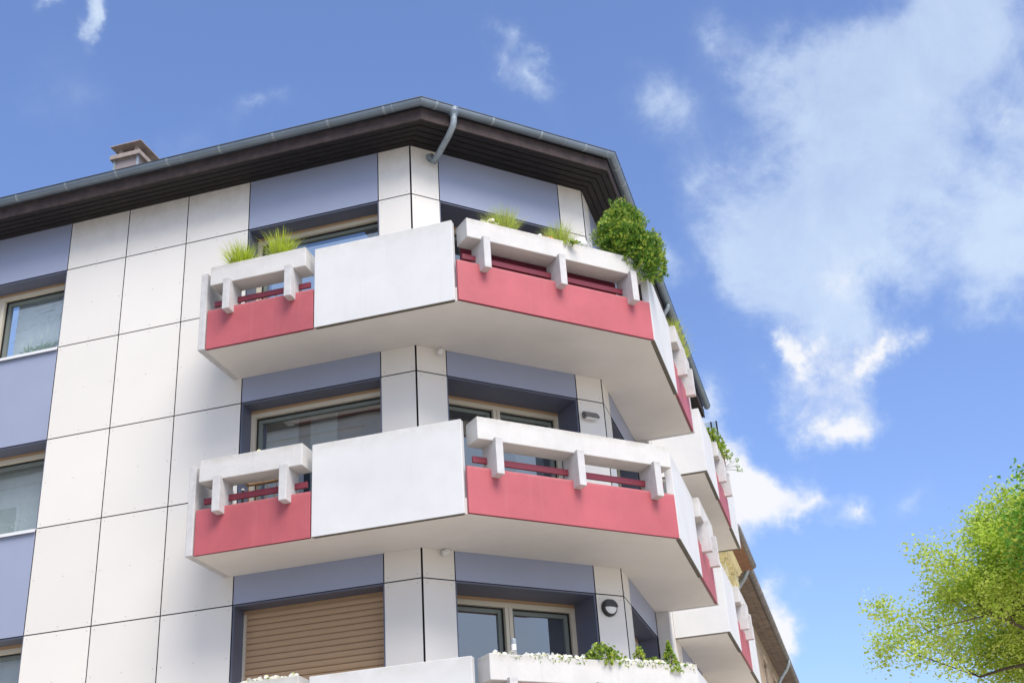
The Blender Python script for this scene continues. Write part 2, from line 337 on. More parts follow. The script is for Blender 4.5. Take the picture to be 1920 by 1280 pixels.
# interior floors and back walls, so that the windows look into rooms
inn = MB()
for k in range(NF):
    z = ZB+.2-FH*k
    inn.prism([(-15.5,.31),(-.2,.31),(1.75,2.28),(1.75,9.5),(-15.5,9.5)], z-.25, z-.03)
    zc = z+FH-.32
    inn.box('W',-15.5,-.9,3.1,3.2,z,zc); inn.box('W',-.95,-.85,3.2,9.4,z,zc); inn.box('W',-4.6,-4.5,.6,3.1,z,zc)
    inn.box('W',-.2,1.6,3.6,3.7,z,zc)
bpart(inn,'interior_room',roomm)
# white cladding panels
G = .0075
def screws(mb, fr, s0, s1, z0, z1):
    w, h = s1-s0, z1-z0
    ss_ = [s0+.05, s1-.05] + ([ (s0+s1)/2 ] if w > .8 else [])
    zz = [z0+.05, z1-.05] + ([ (z0+z1)/2 ] if h > .9 else [])
    a,d,n = FR[fr]; n3 = (n[0],n[1],0)
    for s in ss_:
        for z in zz: mb.disc(P(fr,s,.0,z), n3, .0065, .0025, 6, 1)
def panel(mb,fr,s0,s1,o0,o1,z0,z1,em):
    # laminate sheet: coloured face, dark cut edges
    k = len(mb.f); mb.box(fr,s0,s1,o0,o1,z0,z1); 
    for i in range(6): mb.mi[k+i] = em
    mb.mi[k+4] = 0
def panels(fr, cols, rows, name='white_cladding', mats=(clad,clad_screw,backm)):
    mb = MB()
    for (s0,s1) in cols:
        for (z0,z1) in rows:
            panel(mb,fr,s0+G,s1-G,-.014,.0,z0+G,z1-G,2); screws(mb,fr,s0+G,s1-G,z0+G,z1-G)
    return bpart(mb,name,list(mats))
rowsA = [(0,ZSO)]
for k in range(NF): rowsA += [(-1.3227-FH*k,-FH*k),(-FH*(k+1),-1.3227-FH*k)]
rowsA[-1] = (GZ, rowsA[-1][1])
panels('A',[(a3,a2),(a4,a3),(a5,a4)],rowsA); panels('A',[(a6-1.02*(i+1),a6-1.02*i) for i in range(5)],rowsA)
rowsP = [(0,ZSO)]+[(-FH*(k+1),-FH*k) for k in range(NF)]; rowsP[-1]=(GZ,rowsP[-1][1])
panels('A',[(a1,-.006)],rowsP); panels('B',[(.006,b1)],rowsP); panels('B',[(b2,LB-.006)],rowsP); panels('C',[(.006,c1)],rowsP)
panels('C',[(3.3,4.2),(4.2,5.0)],rowsP); panels('C',[(7.4,8.6),(8.6,CE)],rowsP)
def spandrel(fr,s0,s1,z0,z1):
    mb = MB(); panel(mb,fr,s0+G,s1-G,-.016,-.001,z0+G,z1-G,2); screws(mb,fr,s0+G,s1-G,z0+G,z1-G); bpart(mb,'blue_spandrel',[bluem,bluem,backm])
for (s0,s1,hs,fr) in [(a6,a5,openA[0][2],'A'),(a2,a1,openA[1][2],'A'),(b1,b2,openB[0][2],'B'),(c1,c2,openC[0][2],'C'),(5.0,7.4,openC[1][2],'C')]:
    zt = ZSO
    for (z0,z1) in sorted(hs,reverse=True): spandrel(fr,s0,s1,z1,zt); zt = z0
# pier and the white stretch of wall beyond it
mb = MB(); mb.box('C',c2+.01,c2+.17,.0,.2,GZ,ZSO-.01); mb.box('C',c2+.17,3.3,-.014,.0,GZ,ZSO-.01); bpart(mb,'pier',parapetm,bevel=.006)

# windows ---------------------------------------------------------
def window(fr,s0,s1,z0,z1,dep,kind,mull=None,room=0,sill=False,gm=None,sash=True,curt=None):
    gm = gm or glassm
    mb = MB(); t = .018
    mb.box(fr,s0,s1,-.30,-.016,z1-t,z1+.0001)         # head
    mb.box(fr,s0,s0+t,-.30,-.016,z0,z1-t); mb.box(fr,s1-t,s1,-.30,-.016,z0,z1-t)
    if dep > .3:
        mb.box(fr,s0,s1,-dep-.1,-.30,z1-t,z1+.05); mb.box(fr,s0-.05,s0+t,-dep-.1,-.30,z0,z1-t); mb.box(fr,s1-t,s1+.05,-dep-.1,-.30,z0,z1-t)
    w = MB(); o0, o1 = -dep-.07, -dep; fw = .065
    S0,S1,Z1,Z0 = s0+t,s1-t,z1-t-.045,z0
    # frame
    w.box(fr,S0,S0+fw,o0,o1,Z0,Z1-fw); w.box(fr,S1-fw,S1,o0,o1,Z0,Z1-fw); w.box(fr,S0,S1,o0,o1,Z1-fw,Z1)
    w.box(fr,S0+fw,S1-fw,o0,o1,Z0,Z0+fw)
    mus = mull or []
    for mm in mus: w.box(fr,mm-.055,mm-.003,o0+.001,o1+.004,Z0+fw,Z1-fw); w.box(fr,mm+.003,mm+.055,o0+.001,o1+.004,Z0+fw,Z1-fw)
    W_ = bpart(w,'window',framem,bevel=.004)
    def sub(mb2,name,mats,**k):
        o = mb2.build(name,mats,W_,**k); return o
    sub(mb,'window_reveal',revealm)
    # roller shutter
    sh = MB(); sh.box(fr,S0,S1,-dep-.035,-dep-.005,Z1,z1-t)
    if kind == 'closed':
        pitch=.0785; z = Z1
        while z > z0:
            zb_=max(z-pitch,z0)
            prof=[(-dep+.004,z-.001),(-dep+.012,z-.012),(-dep+.016,z-.035),(-dep+.012,z-.062),(-dep+.004,zb_+.003),(-dep-.01,zb_+.003),(-dep-.01,z-.001)]
            sh.extrude(fr,prof,S0+.05,S1-.012)
            s = S0+.06
            while s < S1-.03: sh.box(fr,s,s+.026,-dep+.0045,-dep+.0065,zb_-.001,zb_+.0045,1); s += .042
            z -= pitch
    sub(sh,'roller_shutter',[shutterm,slotm])
    # sash + gasket + panes
    xs = [S0+fw]+[q for mm in mus for q in (mm-.055,mm+.055)]+[S1-fw]
    sa = MB(); pa = MB()
    for i in range(0,len(xs),2):
        x0,x1 = xs[i],xs[i+1]; sz0,sz1 = Z0+fw,Z1-fw; sw=.05; ob=o0-.01
        sa.box(fr,x0,x1,ob-.02,ob+.03,sz1-.012,sz1,1); sa.box(fr,x0,x0+.012,ob-.02,ob+.03,sz0,sz1-.012,1); sa.box(fr,x1-.012,x1,ob-.02,ob+.03,sz0,sz1-.012,1)
        if sash:
            sa.box(fr,x0+.012,x1-.012,ob-.06,ob+.0,sz1-.012-sw,sz1-.012); sa.box(fr,x0+.012,x0+.012+sw,ob-.06,ob,sz0,sz1-.012-sw); sa.box(fr,x1-.012-sw,x1-.012,ob-.06,ob,sz0,sz1-.012-sw)
        pa.face([P(fr,x0+.005,ob-.03,sz0),P(fr,x1-.005,ob-.03,sz0),P(fr,x1-.005,ob-.03,sz1),P(fr,x0+.005,ob-.03,sz1)])
    sub(sa,'sash',[sashm,gasket])
    sub(pa,'pane',gm)
    if curt:
        for (c0,c1_,off) in curt:
            cu = MB(); n = int((c1_-c0)/.02); pr = []
            for i in range(n+1):
                s = c0+(c1_-c0)*i/n; pr.append((s,-dep-off+.0015*math.sin(s*31+2*math.sin(s*7))+.004*math.sin(s*9)))
            for i in range(n): cu.face([P(fr,*pr[i],z0),P(fr,*pr[i+1],z0),P(fr,*pr[i+1],Z1-.06),P(fr,*pr[i],Z1-.06)])
            sub(cu,'curtain',curtm,smooth=False)
    if sill:
        si = MB(); si.extrude(fr,[(-dep,z0+.03),(-dep,z0+.012),(.035,z0-.018),(.035,z0-.055),(.041,z0-.055),(.041,z0-.010)],s0+.004,s1+.012); sub(si,'sill',silm)
    return W_
D_A, D_B = .271, .51
for k in range(NF):
    z1 = -FH*k
    window('A',a6,a5,z1-1.3227,z1,D_A,'open',[-6.93],sill=True,gm=glassb,curt=[(a6+.1,-6.99,.23),(-6.78,a5-.03,.23)])
    window('A',a2,a1,ZB+.2+z1,z1,D_A,'closed' if k==2 else 'open',None if k!=0 else None,curt=None if k in(0,2) else [(a2+.12,a2+.62,.25),(-1.75,-1.35,.25)])
    window('B',b1,b2,ZB+.2+z1,z1,D_B,'open',[1.463],gm=glass_dark,curt=[(1.9,2.35,.3)] if k==1 else None)
    window('C',c1,c2,ZB+.2+z1,z1,.30,'open',[1.5],gm=glass_dark)
    window('C',5.0,7.4,ZB+.2+z1,z1,.30,'open',[6.2],gm=glass_dark)

# balconies --------------------------------------------------------
def balcony(poly, k, panels_, reds, brks, troughs, rails, fins):
    zb = ZB-FH*k
    m_ = MB(); m_.prism(poly, zb, zb+.2)
    S = bpart(m_,'balcony',slabm,bevel=.004)
    def sub(mb,name,mats,**kw): return mb.build(name,mats,S,**kw)
    for (fr,s0,s1,D,ch) in panels_:
        q = MB(); q.extrude(fr,[(D-.042,zb-.001),(D,zb-.001),(D,zb+HP),(D-.10,zb+HP),(D-.10,zb+.205),(D-.042,zb+.205)],s0,s1)
        for i,f_ in enumerate(q.f):
            if len(f_)==4 and all(abs(q.v[v_].z-(zb-.001))<1e-6 for v_ in f_): q.mi[i]=1
        sub(q,'parapet_panel',[parapetm,roughm],bevel=.008)
    for (fr,s0,s1,D,ch) in panels_:
        q = MB(); q.box(fr,s0+.02,s1-.02,D-.062,D-.0425,zb-.0015,zb+.004); sub(q,'drip_groove',roughm)
    for (fr,s0,s1,D) in reds:
        q = MB(); q.box(fr,s0,s1,D-.042,D,zb-.002,zb+HR,0,1); sub(q,'red_panel',[redm,redrail],bevel=.004)
    for (fr,s0,D) in brks:
        q = MB(); w=.1
        q.box(fr,s0,s0+w,D-.2,D+.145,zb+.471+.0,zb+.932); q.box(fr,s0+.001,s0+w-.001,D-.2,D-.045,zb+.19,zb+.471)
        sub(q,'bracket',bracketm,bevel=.007)
    for (fr,s0,s1,D) in troughs:
        q = MB(); o0,o1=D-.21,D+.084; z0,z1=zb+.903,zb+1.19; t=.045
        b=len(q.v)
        q.box(fr,s0,s1,o0,o1,z0,z0+.05); q.box(fr,s0,s1,o1-t,o1,z0+.05,z1); q.box(fr,s0,s1,o0,o0+t,z0+.05,z1); q.box(fr,s0,s0+t,o0+t,o1-t,z0+.05,z1); q.box(fr,s1-t,s1,o0+t,o1-t,z0+.05,z1)
        # outer shell as one closed trough: weld by remesh-free approach (single outline)
        q2 = MB(); O=[P(fr,s0,o0,0),P(fr,s1,o0,0),P(fr,s1,o1,0),P(fr,s0,o1,0)]; I=[P(fr,s0+t,o0+t,0),P(fr,s1-t,o0+t,0),P(fr,s1-t,o1-t,0),P(fr,s0+t,o1-t,0)]
        V=[(p.x,p.y,z0) for p in O]+[(p.x,p.y,z1) for p in O]+[(p.x,p.y,z1) for p in I]+[(p.x,p.y,z1-.2) for p in I]
        q2.v=[Vector(v) for v in V]; q2.f=[[3,2,1,0]]; q2.mi=[0]
        for i in range(4):
            j=(i+1)%4; q2.f+= [[i,j,4+j,4+i],[4+i,4+j,8+j,8+i],[8+i,8+j,12+j,12+i]]; q2.mi+=[0,0,0]
        q2.f.append([12,13,14,15]); q2.mi.append(0)
        T=sub(q2,'planter_trough',planterm,bevel=.009)
        q3 = MB(); q3.box(fr,s0+t+.003,s1-t-.003,o0+t+.003,o1-t-.003,z1-.19,z1-.05); sub(q3,'soil',soilm)
    for (fr,s0,s1,D) in rails:
        q = MB(); q.box(fr,s0,s1,D-.125,D-.09,zb+.672,zb+.752); sub(q,'rail',redrail,bevel=.006)
    for (fr,s0,s1,o0,o1,top) in fins:
        q = MB(); q.box(fr,s0,s1,o0,o1,zb-.003,zb+top); sub(q,'end_panel',[bracketm],bevel=.012)
    return S
ins = .045
def xy(fr,s,o): p=P(fr,s,o,0); return (p.x,p.y)
def corner_pt(oa,ob): return (ob*math.sqrt(2)-oa, -oa)
def corner_pt2(ob,oc): X=a_b[0]+oc; return (X, X-ob*math.sqrt(2))
P2 = corner_pt(dA,dB); P3 = corner_pt2(dB,dC); sP2 = (P2[0]+P2[1])*r45; sP3 = (P3[0]+P3[1])*r45; cP3 = P3[1]-a_b[1]
for k in range(3):
    poly=[(XL+.02,0.001),(XL+.02,-dA+ins),corner_pt(dA-ins,dB-ins),corner_pt2(dB-ins,dC-ins),xy('C',YR-.02,dC-ins),xy('C',YR-.02,.001),xy('C',0,.001),xy('A',0,.001)]
    balcony(poly,k,
      [('A',X1+.02,X2,dA,0),('C',cP3+.012,Y4-.01,dC,0)],
      [('A',-2.575,X1+.003,dA),('B',sP2+.01,sP3-.008,dB),('C',Y4+.008,2.50,dC)],
      [('A',-2.287,dA),('A',-1.397,dA),('B',.298,dB),('B',1.43,dB),('B',2.57,dB),('C',1.339,dC),('C',2.142,dC)],
      [('A',-2.512,-1.122,dA),('B',.095,2.886,dB),('C',1.05,2.45,dC)],
      [('A',-2.53,-1.129,dA),('B',.11,2.86,dB),('C',1.08,2.49,dC)],
      [('A',XL,-2.592,.002,dA+.012,1.155),('C',2.515,YR,.002,dC+.008,1.155)])
S2 = 4.35; dC2=.905
for k in range(4):
    poly=[xy('C',S2+.04,.001),xy('C',S2+.04,dC2-ins),xy('C',9.28,dC2-ins),xy('C',9.28,.001)]
    balcony(poly,k,[('C',S2+.101,6.0,dC2,0),('C',7.75,9.199,dC2,0)],[('C',6.01,7.73,dC2)],[('C',6.35,dC2),('C',7.2,dC2)],[('C',6.1,7.62,dC2)],[('C',6.1,7.62,dC2)],
      [])
    # the grey white side wall of this balcony, facing the street corner
    for s_ in (S2,9.2):
        q = MB(); q.box('C',s_,s_+.1,.002,dC2,ZB-FH*k-.002,ZB-FH*k+HP,0,1); bpart(q,'balcony_side_wall',[parapetm,roughm],bevel=.008)

# eaves: soffit boards, fascia, gutter, roof ------------------------
eA,eB,eC = .50,.61,.482
def ring(oa,ob,oc): return [(-16,-oa),corner_pt(oa,ob),corner_pt2(ob,oc),(a_b[0]+oc,a_b[1]+CE)]
sf = MB(); nb_=5; ZS=ZSO
lines=[]
for i in range(nb_+1):
    f=i/nb_; lines.append(ring(eA*f if i else .0,eB*f,eC*f))
sf.v=[];
for i in range(nb_):
    f0=(i+(.09 if i else 0))/nb_; f1=(i+1-.09)/nb_
    r0=ring(eA*f0,eB*f0,eC*f0); r1=ring(eA*f1,eB*f1,eC*f1)
    f2=(i+1)/nb_; rg=ring(eA*f2,eB*f2,eC*f2)
    for j in range(3):
        a,b_,c_,d_=r0[j],r0[j+1],r1[j+1],r1[j]
        q=[(a[0],a[1],ZS),(b_[0],b_[1],ZS),(c_[0],c_[1],ZS),(d_[0],d_[1],ZS)]
        # keep the sub-boards mitred at the corner with a hairline joint
        sf.hexa([Vector(x) for x in q]+[Vector((x[0],x[1],ZS+.02)) for x in q])
bpart(sf,'soffit',woodm,bevel=.004)
dk = MB()
r0=ring(0,0,0); r1=ring(eA,eB,eC)
for j in range(3): dk.hexa([Vector((*r0[j],ZS+.024)),Vector((*r0[j+1],ZS+.024)),Vector((*r1[j+1],ZS+.024)),Vector((*r1[j],ZS+.024))]+[Vector((*r0[j],ZS+.05)),Vector((*r0[j+1],ZS+.05)),Vector((*r1[j+1],ZS+.05)),Vector((*r1[j],ZS+.05))])
bpart(dk,'eaves_deck',backm)
fa = MB()
r0=ring(eA,eB,eC); r1=ring(eA+.03,eB+.03,eC+.03)
for j in range(3):
    for (z0,z1) in [(ZS-.012,ZS+.185)]:
        fa.hexa([Vector((*r0[j],z0)),Vector((*r0[j+1],z0)),Vector((*r1[j+1],z0)),Vector((*r1[j],z0)),Vector((*r0[j],z1)),Vector((*r0[j+1],z1)),Vector((*r1[j+1],z1)),Vector((*r1[j],z1))])
bpart(fa,'fascia',fasciam,bevel=.004)
# half round gutter
gr=.072; gc=(eA+.035+gr,eB+.035+gr,eC+.035+gr); gz=ZS+.185+.065
gm_=MB(); prof=[]
for i in range(11): t=math.pi*i/10; prof.append((-math.cos(t)*gr,-math.sin(t)*gr))
prof.append((gr+.004,.010)); prof.append((gr-.012,.012)); 
inner=[(-math.cos(math.pi*i/10)*(gr-.004),-math.sin(math.pi*i/10)*(gr-.004)) for i in range(10,-1,-1)]
full=prof+inner
rings=[ring(gc[0]+o,gc[1]+o,gc[2]+o) for o,z in full]
n=len(full); gm_.v=[]
for j in range(4):
    for i,(o,z) in enumerate(full): gm_.v.append(Vector((*rings[i][j],gz+z)))
for j in range(3):
    for i in range(n):
        i2=(i+1)%n; gm_.f.append([j*n+i,j*n+i2,(j+1)*n+i2,(j+1)*n+i]); gm_.mi.append(0)
gm_.f.append(list(range(n))); gm_.mi.append(0); gm_.f.append([3*n+i for i in range(n)][::-1]); gm_.mi.append(0)
gutter=bpart(gm_,'gutter',zinc)
lip=MB(); rl=ring(gc[0]+gr,gc[1]+gr,gc[2]+gr); lip.tube([Vector((*q,gz+.006)) for q in rl],.0105,8); lo=lip.build('gutter_bead',tilem if False else mat('dark gutter bead',(.07,.08,.09),.5,metal=.3),gutter,smooth=True)
def strap(fr,s,off,w=.032):
    q=MB(); pr=[(off-math.cos(math.pi*i/10)*(gr+.0035),gz-math.sin(math.pi*i/10)*(gr+.0035)) for i in range(11)]
    pr2=[(off-math.cos(math.pi*i/10)*(gr-.001),gz-math.sin(math.pi*i/10)*(gr-.001)) for i in range(10,-1,-1)]
    q.extrude(fr,pr+pr2,s,s+w); q.build('gutter_strap',zinc2,gutter)
sA0=-.12
for i in range(11): strap('A',-.16-.86*i,gc[0])
for s in (.06,.97,1.78,2.55): strap('B',s,gc[1])
for s in (-.1,.35,1.2,2.05,2.9,3.75,4.6,5.45,6.3,7.2,8.1): strap('C',s,gc[2])
# seam lines where lengths of gutter are joined
for (fr,s,off) in [('A',-3.35,gc[0]),('A',-.02,gc[0]),('B',2.95,gc[1]),('B',2.2,gc[1]),('C',.8,gc[2]),('C',2.5,gc[2])]: strap(fr,s,off,.008)
rf = MB()
ro=ring(gc[0]-.03,gc[1]-.03,gc[2]-.03); ri=[(-16,5.0),(-2.1,5.0),(-2.9,5.0),(-2.9,a_b[1]+CE)]
zr0=gz+.012; zr1=zr0+2.1
for j in range(3):
    rf.face([(*ro[j],zr0),(*ro[j+1],zr0),(*ri[j+1],zr1),(*ri[j],zr1)]); rf.face([(*ro[j],zr0-.02),(*ri[j],zr1-.02),(*ri[j+1],zr1-.02),(*ro[j+1],zr0-.02)])
roof = bpart(rf,'roof',tilem)
for (p,q) in ((ro[1],ri[1]),(ro[2],ri[2])):
    h=MB(); a=Vector((*p,zr0+.0)); b_=Vector((*q,zr1)); d_=(b_-a).normalized(); side=d_.cross(Vector((0,0,1))).normalized()
    for i in range(6):
        x=a+d_*(.02+i*.3); pts=[]
        for j in range(7):
            t=math.pi*j/6; pts.append(side*math.cos(t)*.10+Vector((0,0,1))*math.sin(t)*.055)
        for j in range(6): h.face([x+pts[j],x+pts[j+1],x+d_*.33+pts[j+1]+Vector((0,0,.01)),x+d_*.33+pts[j]+Vector((0,0,.01))])
        h.face([x+q_ for q_ in pts])
    h.build('hip_tile',tilem,roof)
ga=MB(); ga.box('C',CE-.02,CE,-5.0,0,GZ,ZSO); ga.hexa([P('C',CE-.02,-5,ZSO),P('C',CE-.02,.3,ZSO+.2),P('C',CE,.3,ZSO+.2),P('C',CE,-5,ZSO),P('C',CE-.02,-5,zr1-.03),P('C',CE-.02,.3,ZSO+.21),P('C',CE,.3,ZSO+.21),P('C',CE,-5,zr1-.03)])
bpart(ga,'gable_wall',stucco)
ga=MB(); ga.box('W',-16,-15.9,0,9.6,GZ,ZSO); ga.hexa([Vector(q_) for q_ in ((-16,-.3,ZSO+.2),(-15.98,-.3,ZSO+.2),(-15.98,5,ZSO),(-16,5,ZSO),(-16,-.3,ZSO+.21),(-15.98,-.3,ZSO+.21),(-15.98,5,zr1-.03),(-16,5,zr1-.03))]); bpart(ga,'gable_wall',stucco)
ga=MB(); ga.box('W',-15.9,-2.9,9.5,9.6,GZ,zr1-.1); bpart(ga,'rear_wall',stucco)
ga=MB(); ga.box('W',-3.0,-2.9,9.6,a_b[1]+CE,GZ,zr1-.05); bpart(ga,'rear_wall',stucco)
# chimney on the roof
ch=MB(); ch.box('A',-7.10,-6.60,-3.5,-3.0,2.2,4.46)
C_=bpart(ch,'chimney',chimm,bevel=.004)
q=MB()
for s,o in ((-7.10,-3.0),(-6.60,-3.0),(-6.60,-3.5)): q.box('A',s-.02,s+.02,o-.02,o+.02,2.2,4.455)
q.build('corner_strip',zinc2,C_)
q=MB(); q.box('A',-7.06,-6.64,-2.999,-2.99,2.4,3.98,0); q.build('flashing',zinc2,C_)
q=MB(); q.box('A',-7.175,-6.525,-3.575,-2.925,4.42,4.52); q.box('A',-7.12,-6.58,-3.52,-2.98,4.40,4.42); q.build('chimney_collar',chimcap,C_,bevel=.012)
q=MB()
for s in (-7.06,-6.72): 
    for o in (-3.46,-3.12): q.box('A',s,s+.08,o,o+.08,4.52,4.70)
q.box('A',-6.98,-6.72,-3.38,-3.12,4.52,4.66,1)
q.build('cap_support',[chimcap,backm],C_)
q=MB(); q.box('A',-7.17,-6.50,-3.60,-2.90,4.70,4.722); q.build('chimney_cap',chimcap,C_,bevel=.003)
# downpipe with funnel outlet
dp=MB(); fx=.365; 
base=[P('B',fx,gc[1],gz-.055),P('B',fx,gc[1],gz-.13),P('B',fx,gc[1]-.005,gz-.20),P('B',fx,gc[1]-.04,gz-.27),P('B',fx-.01,gc[1]-.14,gz-.345),P('B',fx-.02,.26,gz-.40-.055),P('B',fx-.035,.12,gz-.52),P('B',fx-.046,.04,ZSO-.13),P('B',fx-.046,-.02,ZSO-.145)]
dp.tube(base,[.046]*9,16)
D_=bpart(dp,'downpipe',zinc2,smooth=True)
q=MB(); q.tube([P('B',fx,gc[1],gz+.0),P('B',fx,gc[1],gz-.055),P('B',fx,gc[1],gz-.115),P('B',fx,gc[1],gz-.13)],[.088,.085,.053,.053],16); q.build('funnel',zinc,D_,smooth=False)
q=MB(); a_=base[6]; b_=base[7]; d_=(b_-a_).normalized(); q.tube([a_+d_*.02,a_+d_*.032],.0495,16); q.tube([P('B',fx-.046,.001,ZSO-.14),P('B',fx-.046,.012,ZSO-.14)],.07,20); q.build('wall_collar',zinc2,D_)
dp=MB(); z_=gz
dp.tube([P('C',4.55,gc[2],z_-.03),P('C',4.55,gc[2],z_-.14),P('C',4.57,gc[2]-.08,z_-.24),P('C',4.63,.12,z_-.5),P('C',4.64,.08,z_-.62),P('C',4.64,.08,-4)],.046,12)
bpart(dp,'downpipe',zinc2,smooth=True)

# ------------------------------------------------------------------ lamps on the wall
def at(fr,s,o,z): p=P(fr,s,o,z); return p
Bn=Vector((r45,-r45,0)); Bt=Vector((r45,r45,0))
t=thing('wall_lamp','round dark bulkhead wall lamp with white lower half beside the French door','wall lamp',None,at('B',2.672,0,-5.78))
def child(mb,name,mats,par,**k):
    o=mb.build(name,mats,par,**k); o.matrix_parent_inverse=Matrix.Translation(-par.location); return o
c=at('B',2.672,0,-5.78); q=MB(); q.tube([c+Bn*.002,c+Bn*.03,c+Bn*.055,c+Bn*.062],[.115,.115,.105,.088],28)
# hood: upper half disc
pts=[]
for i in range(15):
    a=math.pi*i/14; pts.append(c+Bt*math.cos(a)*.098+Vector((0,0,1))*math.sin(a)*.098)
b=len(q.v); q.v+= [p_+Bn*.055 for p_ in pts]+[p_+Bn*.088 for p_ in pts]; n=15
q.f.append([b+n+i for i in range(n)]); q.mi.append(0); q.f.append([b+i for i in range(n)][::-1]); q.mi.append(0)
for i in range(n): j=(i+1)%n; q.f.append([b+i,b+j,b+n+j,b+n+i]); q.mi.append(0)
child(q,'housing',lampdark,t,bevel=.003)
q=MB(); c2_=c+Bn*.0625; 
for r0_,r1_,h0,h1 in ((0,.05,.024,.018),(.05,.086,.018,.0)):
    for i in range(14):
        a0=math.pi+math.pi*i/14; a1_=math.pi+math.pi*(i+1)/14
        f=lambda r,a,h: c2_+Bt*math.cos(a)*r+Vector((0,0,1))*math.sin(a)*r+Bn*h
        q.face([f(r0_,a0,h0),f(r1_,a0,h1),f(r1_,a1_,h1),f(r0_,a1_,h0)] if r0_ else [f(r1_,a0,h1),f(r1_,a1_,h1),f(0,0,h0)])
child(q,'lamp_glass',lampwhite,t)
t=thing('wall_lamp','grey wedge shaped wall lamp on the pier above the middle balcony','wall lamp',None,at('B',2.66,0,-3.06))
q=MB(); q.extrude('B',[(.002,-3.01),(.05,-3.0),(.11,-3.075),(.10,-3.095),(.002,-3.085)],2.545,2.775); child(q,'hood',lampgrey,t,bevel=.005)
q=MB(); q.box('B',2.57,2.75,.01,.085,-3.115,-3.093); child(q,'lamp_glass',lampwhite,t,bevel=.004)
for k,lab in ((1,'white capsule spotlight on the pier under the top balcony'),(2,'white capsule spotlight on the pier under the middle balcony')):
    z=ZB-FH*(k-1)-.045
    t=thing('spotlight',lab,'spotlight','spotlights under the balcony slabs',at('B',.32,0,z))
    a=at('B',.32,.0,z-.0); q=MB(); q.tube([a+Bn*.002,a+Bn*.03],.022,12); child(q,'mount',whitepl,t)
    q=MB(); p0=at('B',.345,.07,z+.025); d_=Vector((-.25,-.2,-1)).normalized() if k==1 else Vector((-.9,-.3,-.45)).normalized(); L_=.10
    q.tube([p0,p0+d_*.01,p0+d_*.03,p0+d_*(L_-.02),p0+d_*L_],[.02,.034,.038,.038,.030],16); child(q,'lamp_head',whitepl,t,smooth=True)

# ------------------------------------------------------------------ plants
def blade(mb,base,dirv,length,w,curl,mi=0,seg=5):
    p=Vector(base); d=Vector(dirv).normalized(); side=d.cross(Vector((0,0,1)));
    side = side.normalized() if side.length>1e-4 else Vector((1,0,0))
    a=rnd.random()*math.pi; side=(side*math.cos(a)+d.cross(side)*math.sin(a)).normalized()
    L0=None
    for i in range(seg+1):
        t=i/seg; ww=w*(1-t)**.7*.5+.0004
        cur=(p-side*ww,p+side*ww)
        if L0: mb.face([L0[0],L0[1],cur[1],cur[0]],mi)
        L0=cur; p=p+d*(length/seg); d=(d+Vector((0,0,-curl/seg*(.3+1.4*t)))).normalized()
def grass(label,fr,s,o,z,h,spread,n,mats,w=.009,curl=1.2,name='ornamental_grass',group=None,lean=(0,0),straw=0.08):
    t=thing(name,label,'ornamental grass',group,at(fr,s,o,z)); c=at(fr,s,o,z); q=MB()
    for i in range(n):
        a=rnd.random()*2*math.pi; r=spread*.32*math.sqrt(rnd.random()); tilt=abs(rnd.gauss(.22,.22))
        d=Vector((math.cos(a)*tilt+lean[0],math.sin(a)*tilt+lean[1],1))
        blade(q,c+Vector((math.cos(a)*r,math.sin(a)*r,-.02)),d,h*rnd.uniform(.5,1.15),w*rnd.uniform(.6,1.2),curl*rnd.uniform(.4,1.5),1 if rnd.random()<straw else 0)
    child(q,'leaves',mats,t); return t
zt0=ZB+1.19-.06
grass('low spreading clump of bright green grass in the left top floor trough','A',-2.14,.89,zt0,.43,.30,760,[grassm,strawm],curl=1.5,lean=(-.05,-.05))
grass('upright clump of tall bright green grass in the left top floor trough','A',-1.56,.89,zt0,.47,.20,760,[grassm,strawm],curl=1.0)
grass('large pale feathery grass tuft in the corner trough on the top floor','B',.72,1.28,zt0,.42,.28,1200,[grassp,strawm],w=.005,curl=1.3,straw=.25)
grass('smaller pale grass tuft beside the white ball on the top floor','B',1.58,1.28,zt0,.40,.28,1100,[grassp,strawm],w=.005,curl=1.4,straw=.2)
for i,(s,h,lab) in enumerate([(1.3,.34,'green grass clump behind the white panel at the right side of the top balcony'),(1.75,.38,'loose green grass with dry stems over the right side of the top balcony'),(2.2,.35,'thin wild grass hanging over the end trough of the top balcony')]):
    grass(lab,'C',s,dC-.06,zt0,h,.3,300,[grassm,strawm],w=.007,curl=1.4,lean=(.25,0),straw=.25,group='grass clumps on the right side of the top balcony')
def leafcloud(mb,c,rad,n,size,mi=(0,1),shape=None,pmi=.3,flat=.0):
    c=Vector(c)
    for i in range(n):
        while True:
            v=Vector((rnd.uniform(-1,1),rnd.uniform(-1,1),rnd.uniform(-1,1)))
            if v.length<=1: break
        v=v*(0.55+.45*rnd.random()); p=c+Vector((v.x*rad[0],v.y*rad[1],v.z*rad[2]))
        n_=Vector((rnd.gauss(0,1),rnd.gauss(0,1),rnd.gauss(0,1)+flat)).normalized(); a=n_.orthogonal().normalized(); b_=n_.cross(a)
        an=rnd.random()*6.28; x=a*math.cos(an)+b_*math.sin(an); y=n_.cross(x); s=size*rnd.uniform(.6,1.3)
        mb.face([p-x*s*.5,p+y*s*.28,p+x*s*.6,p-y*s*.28],mi[1] if rnd.random()<pmi else mi[0])
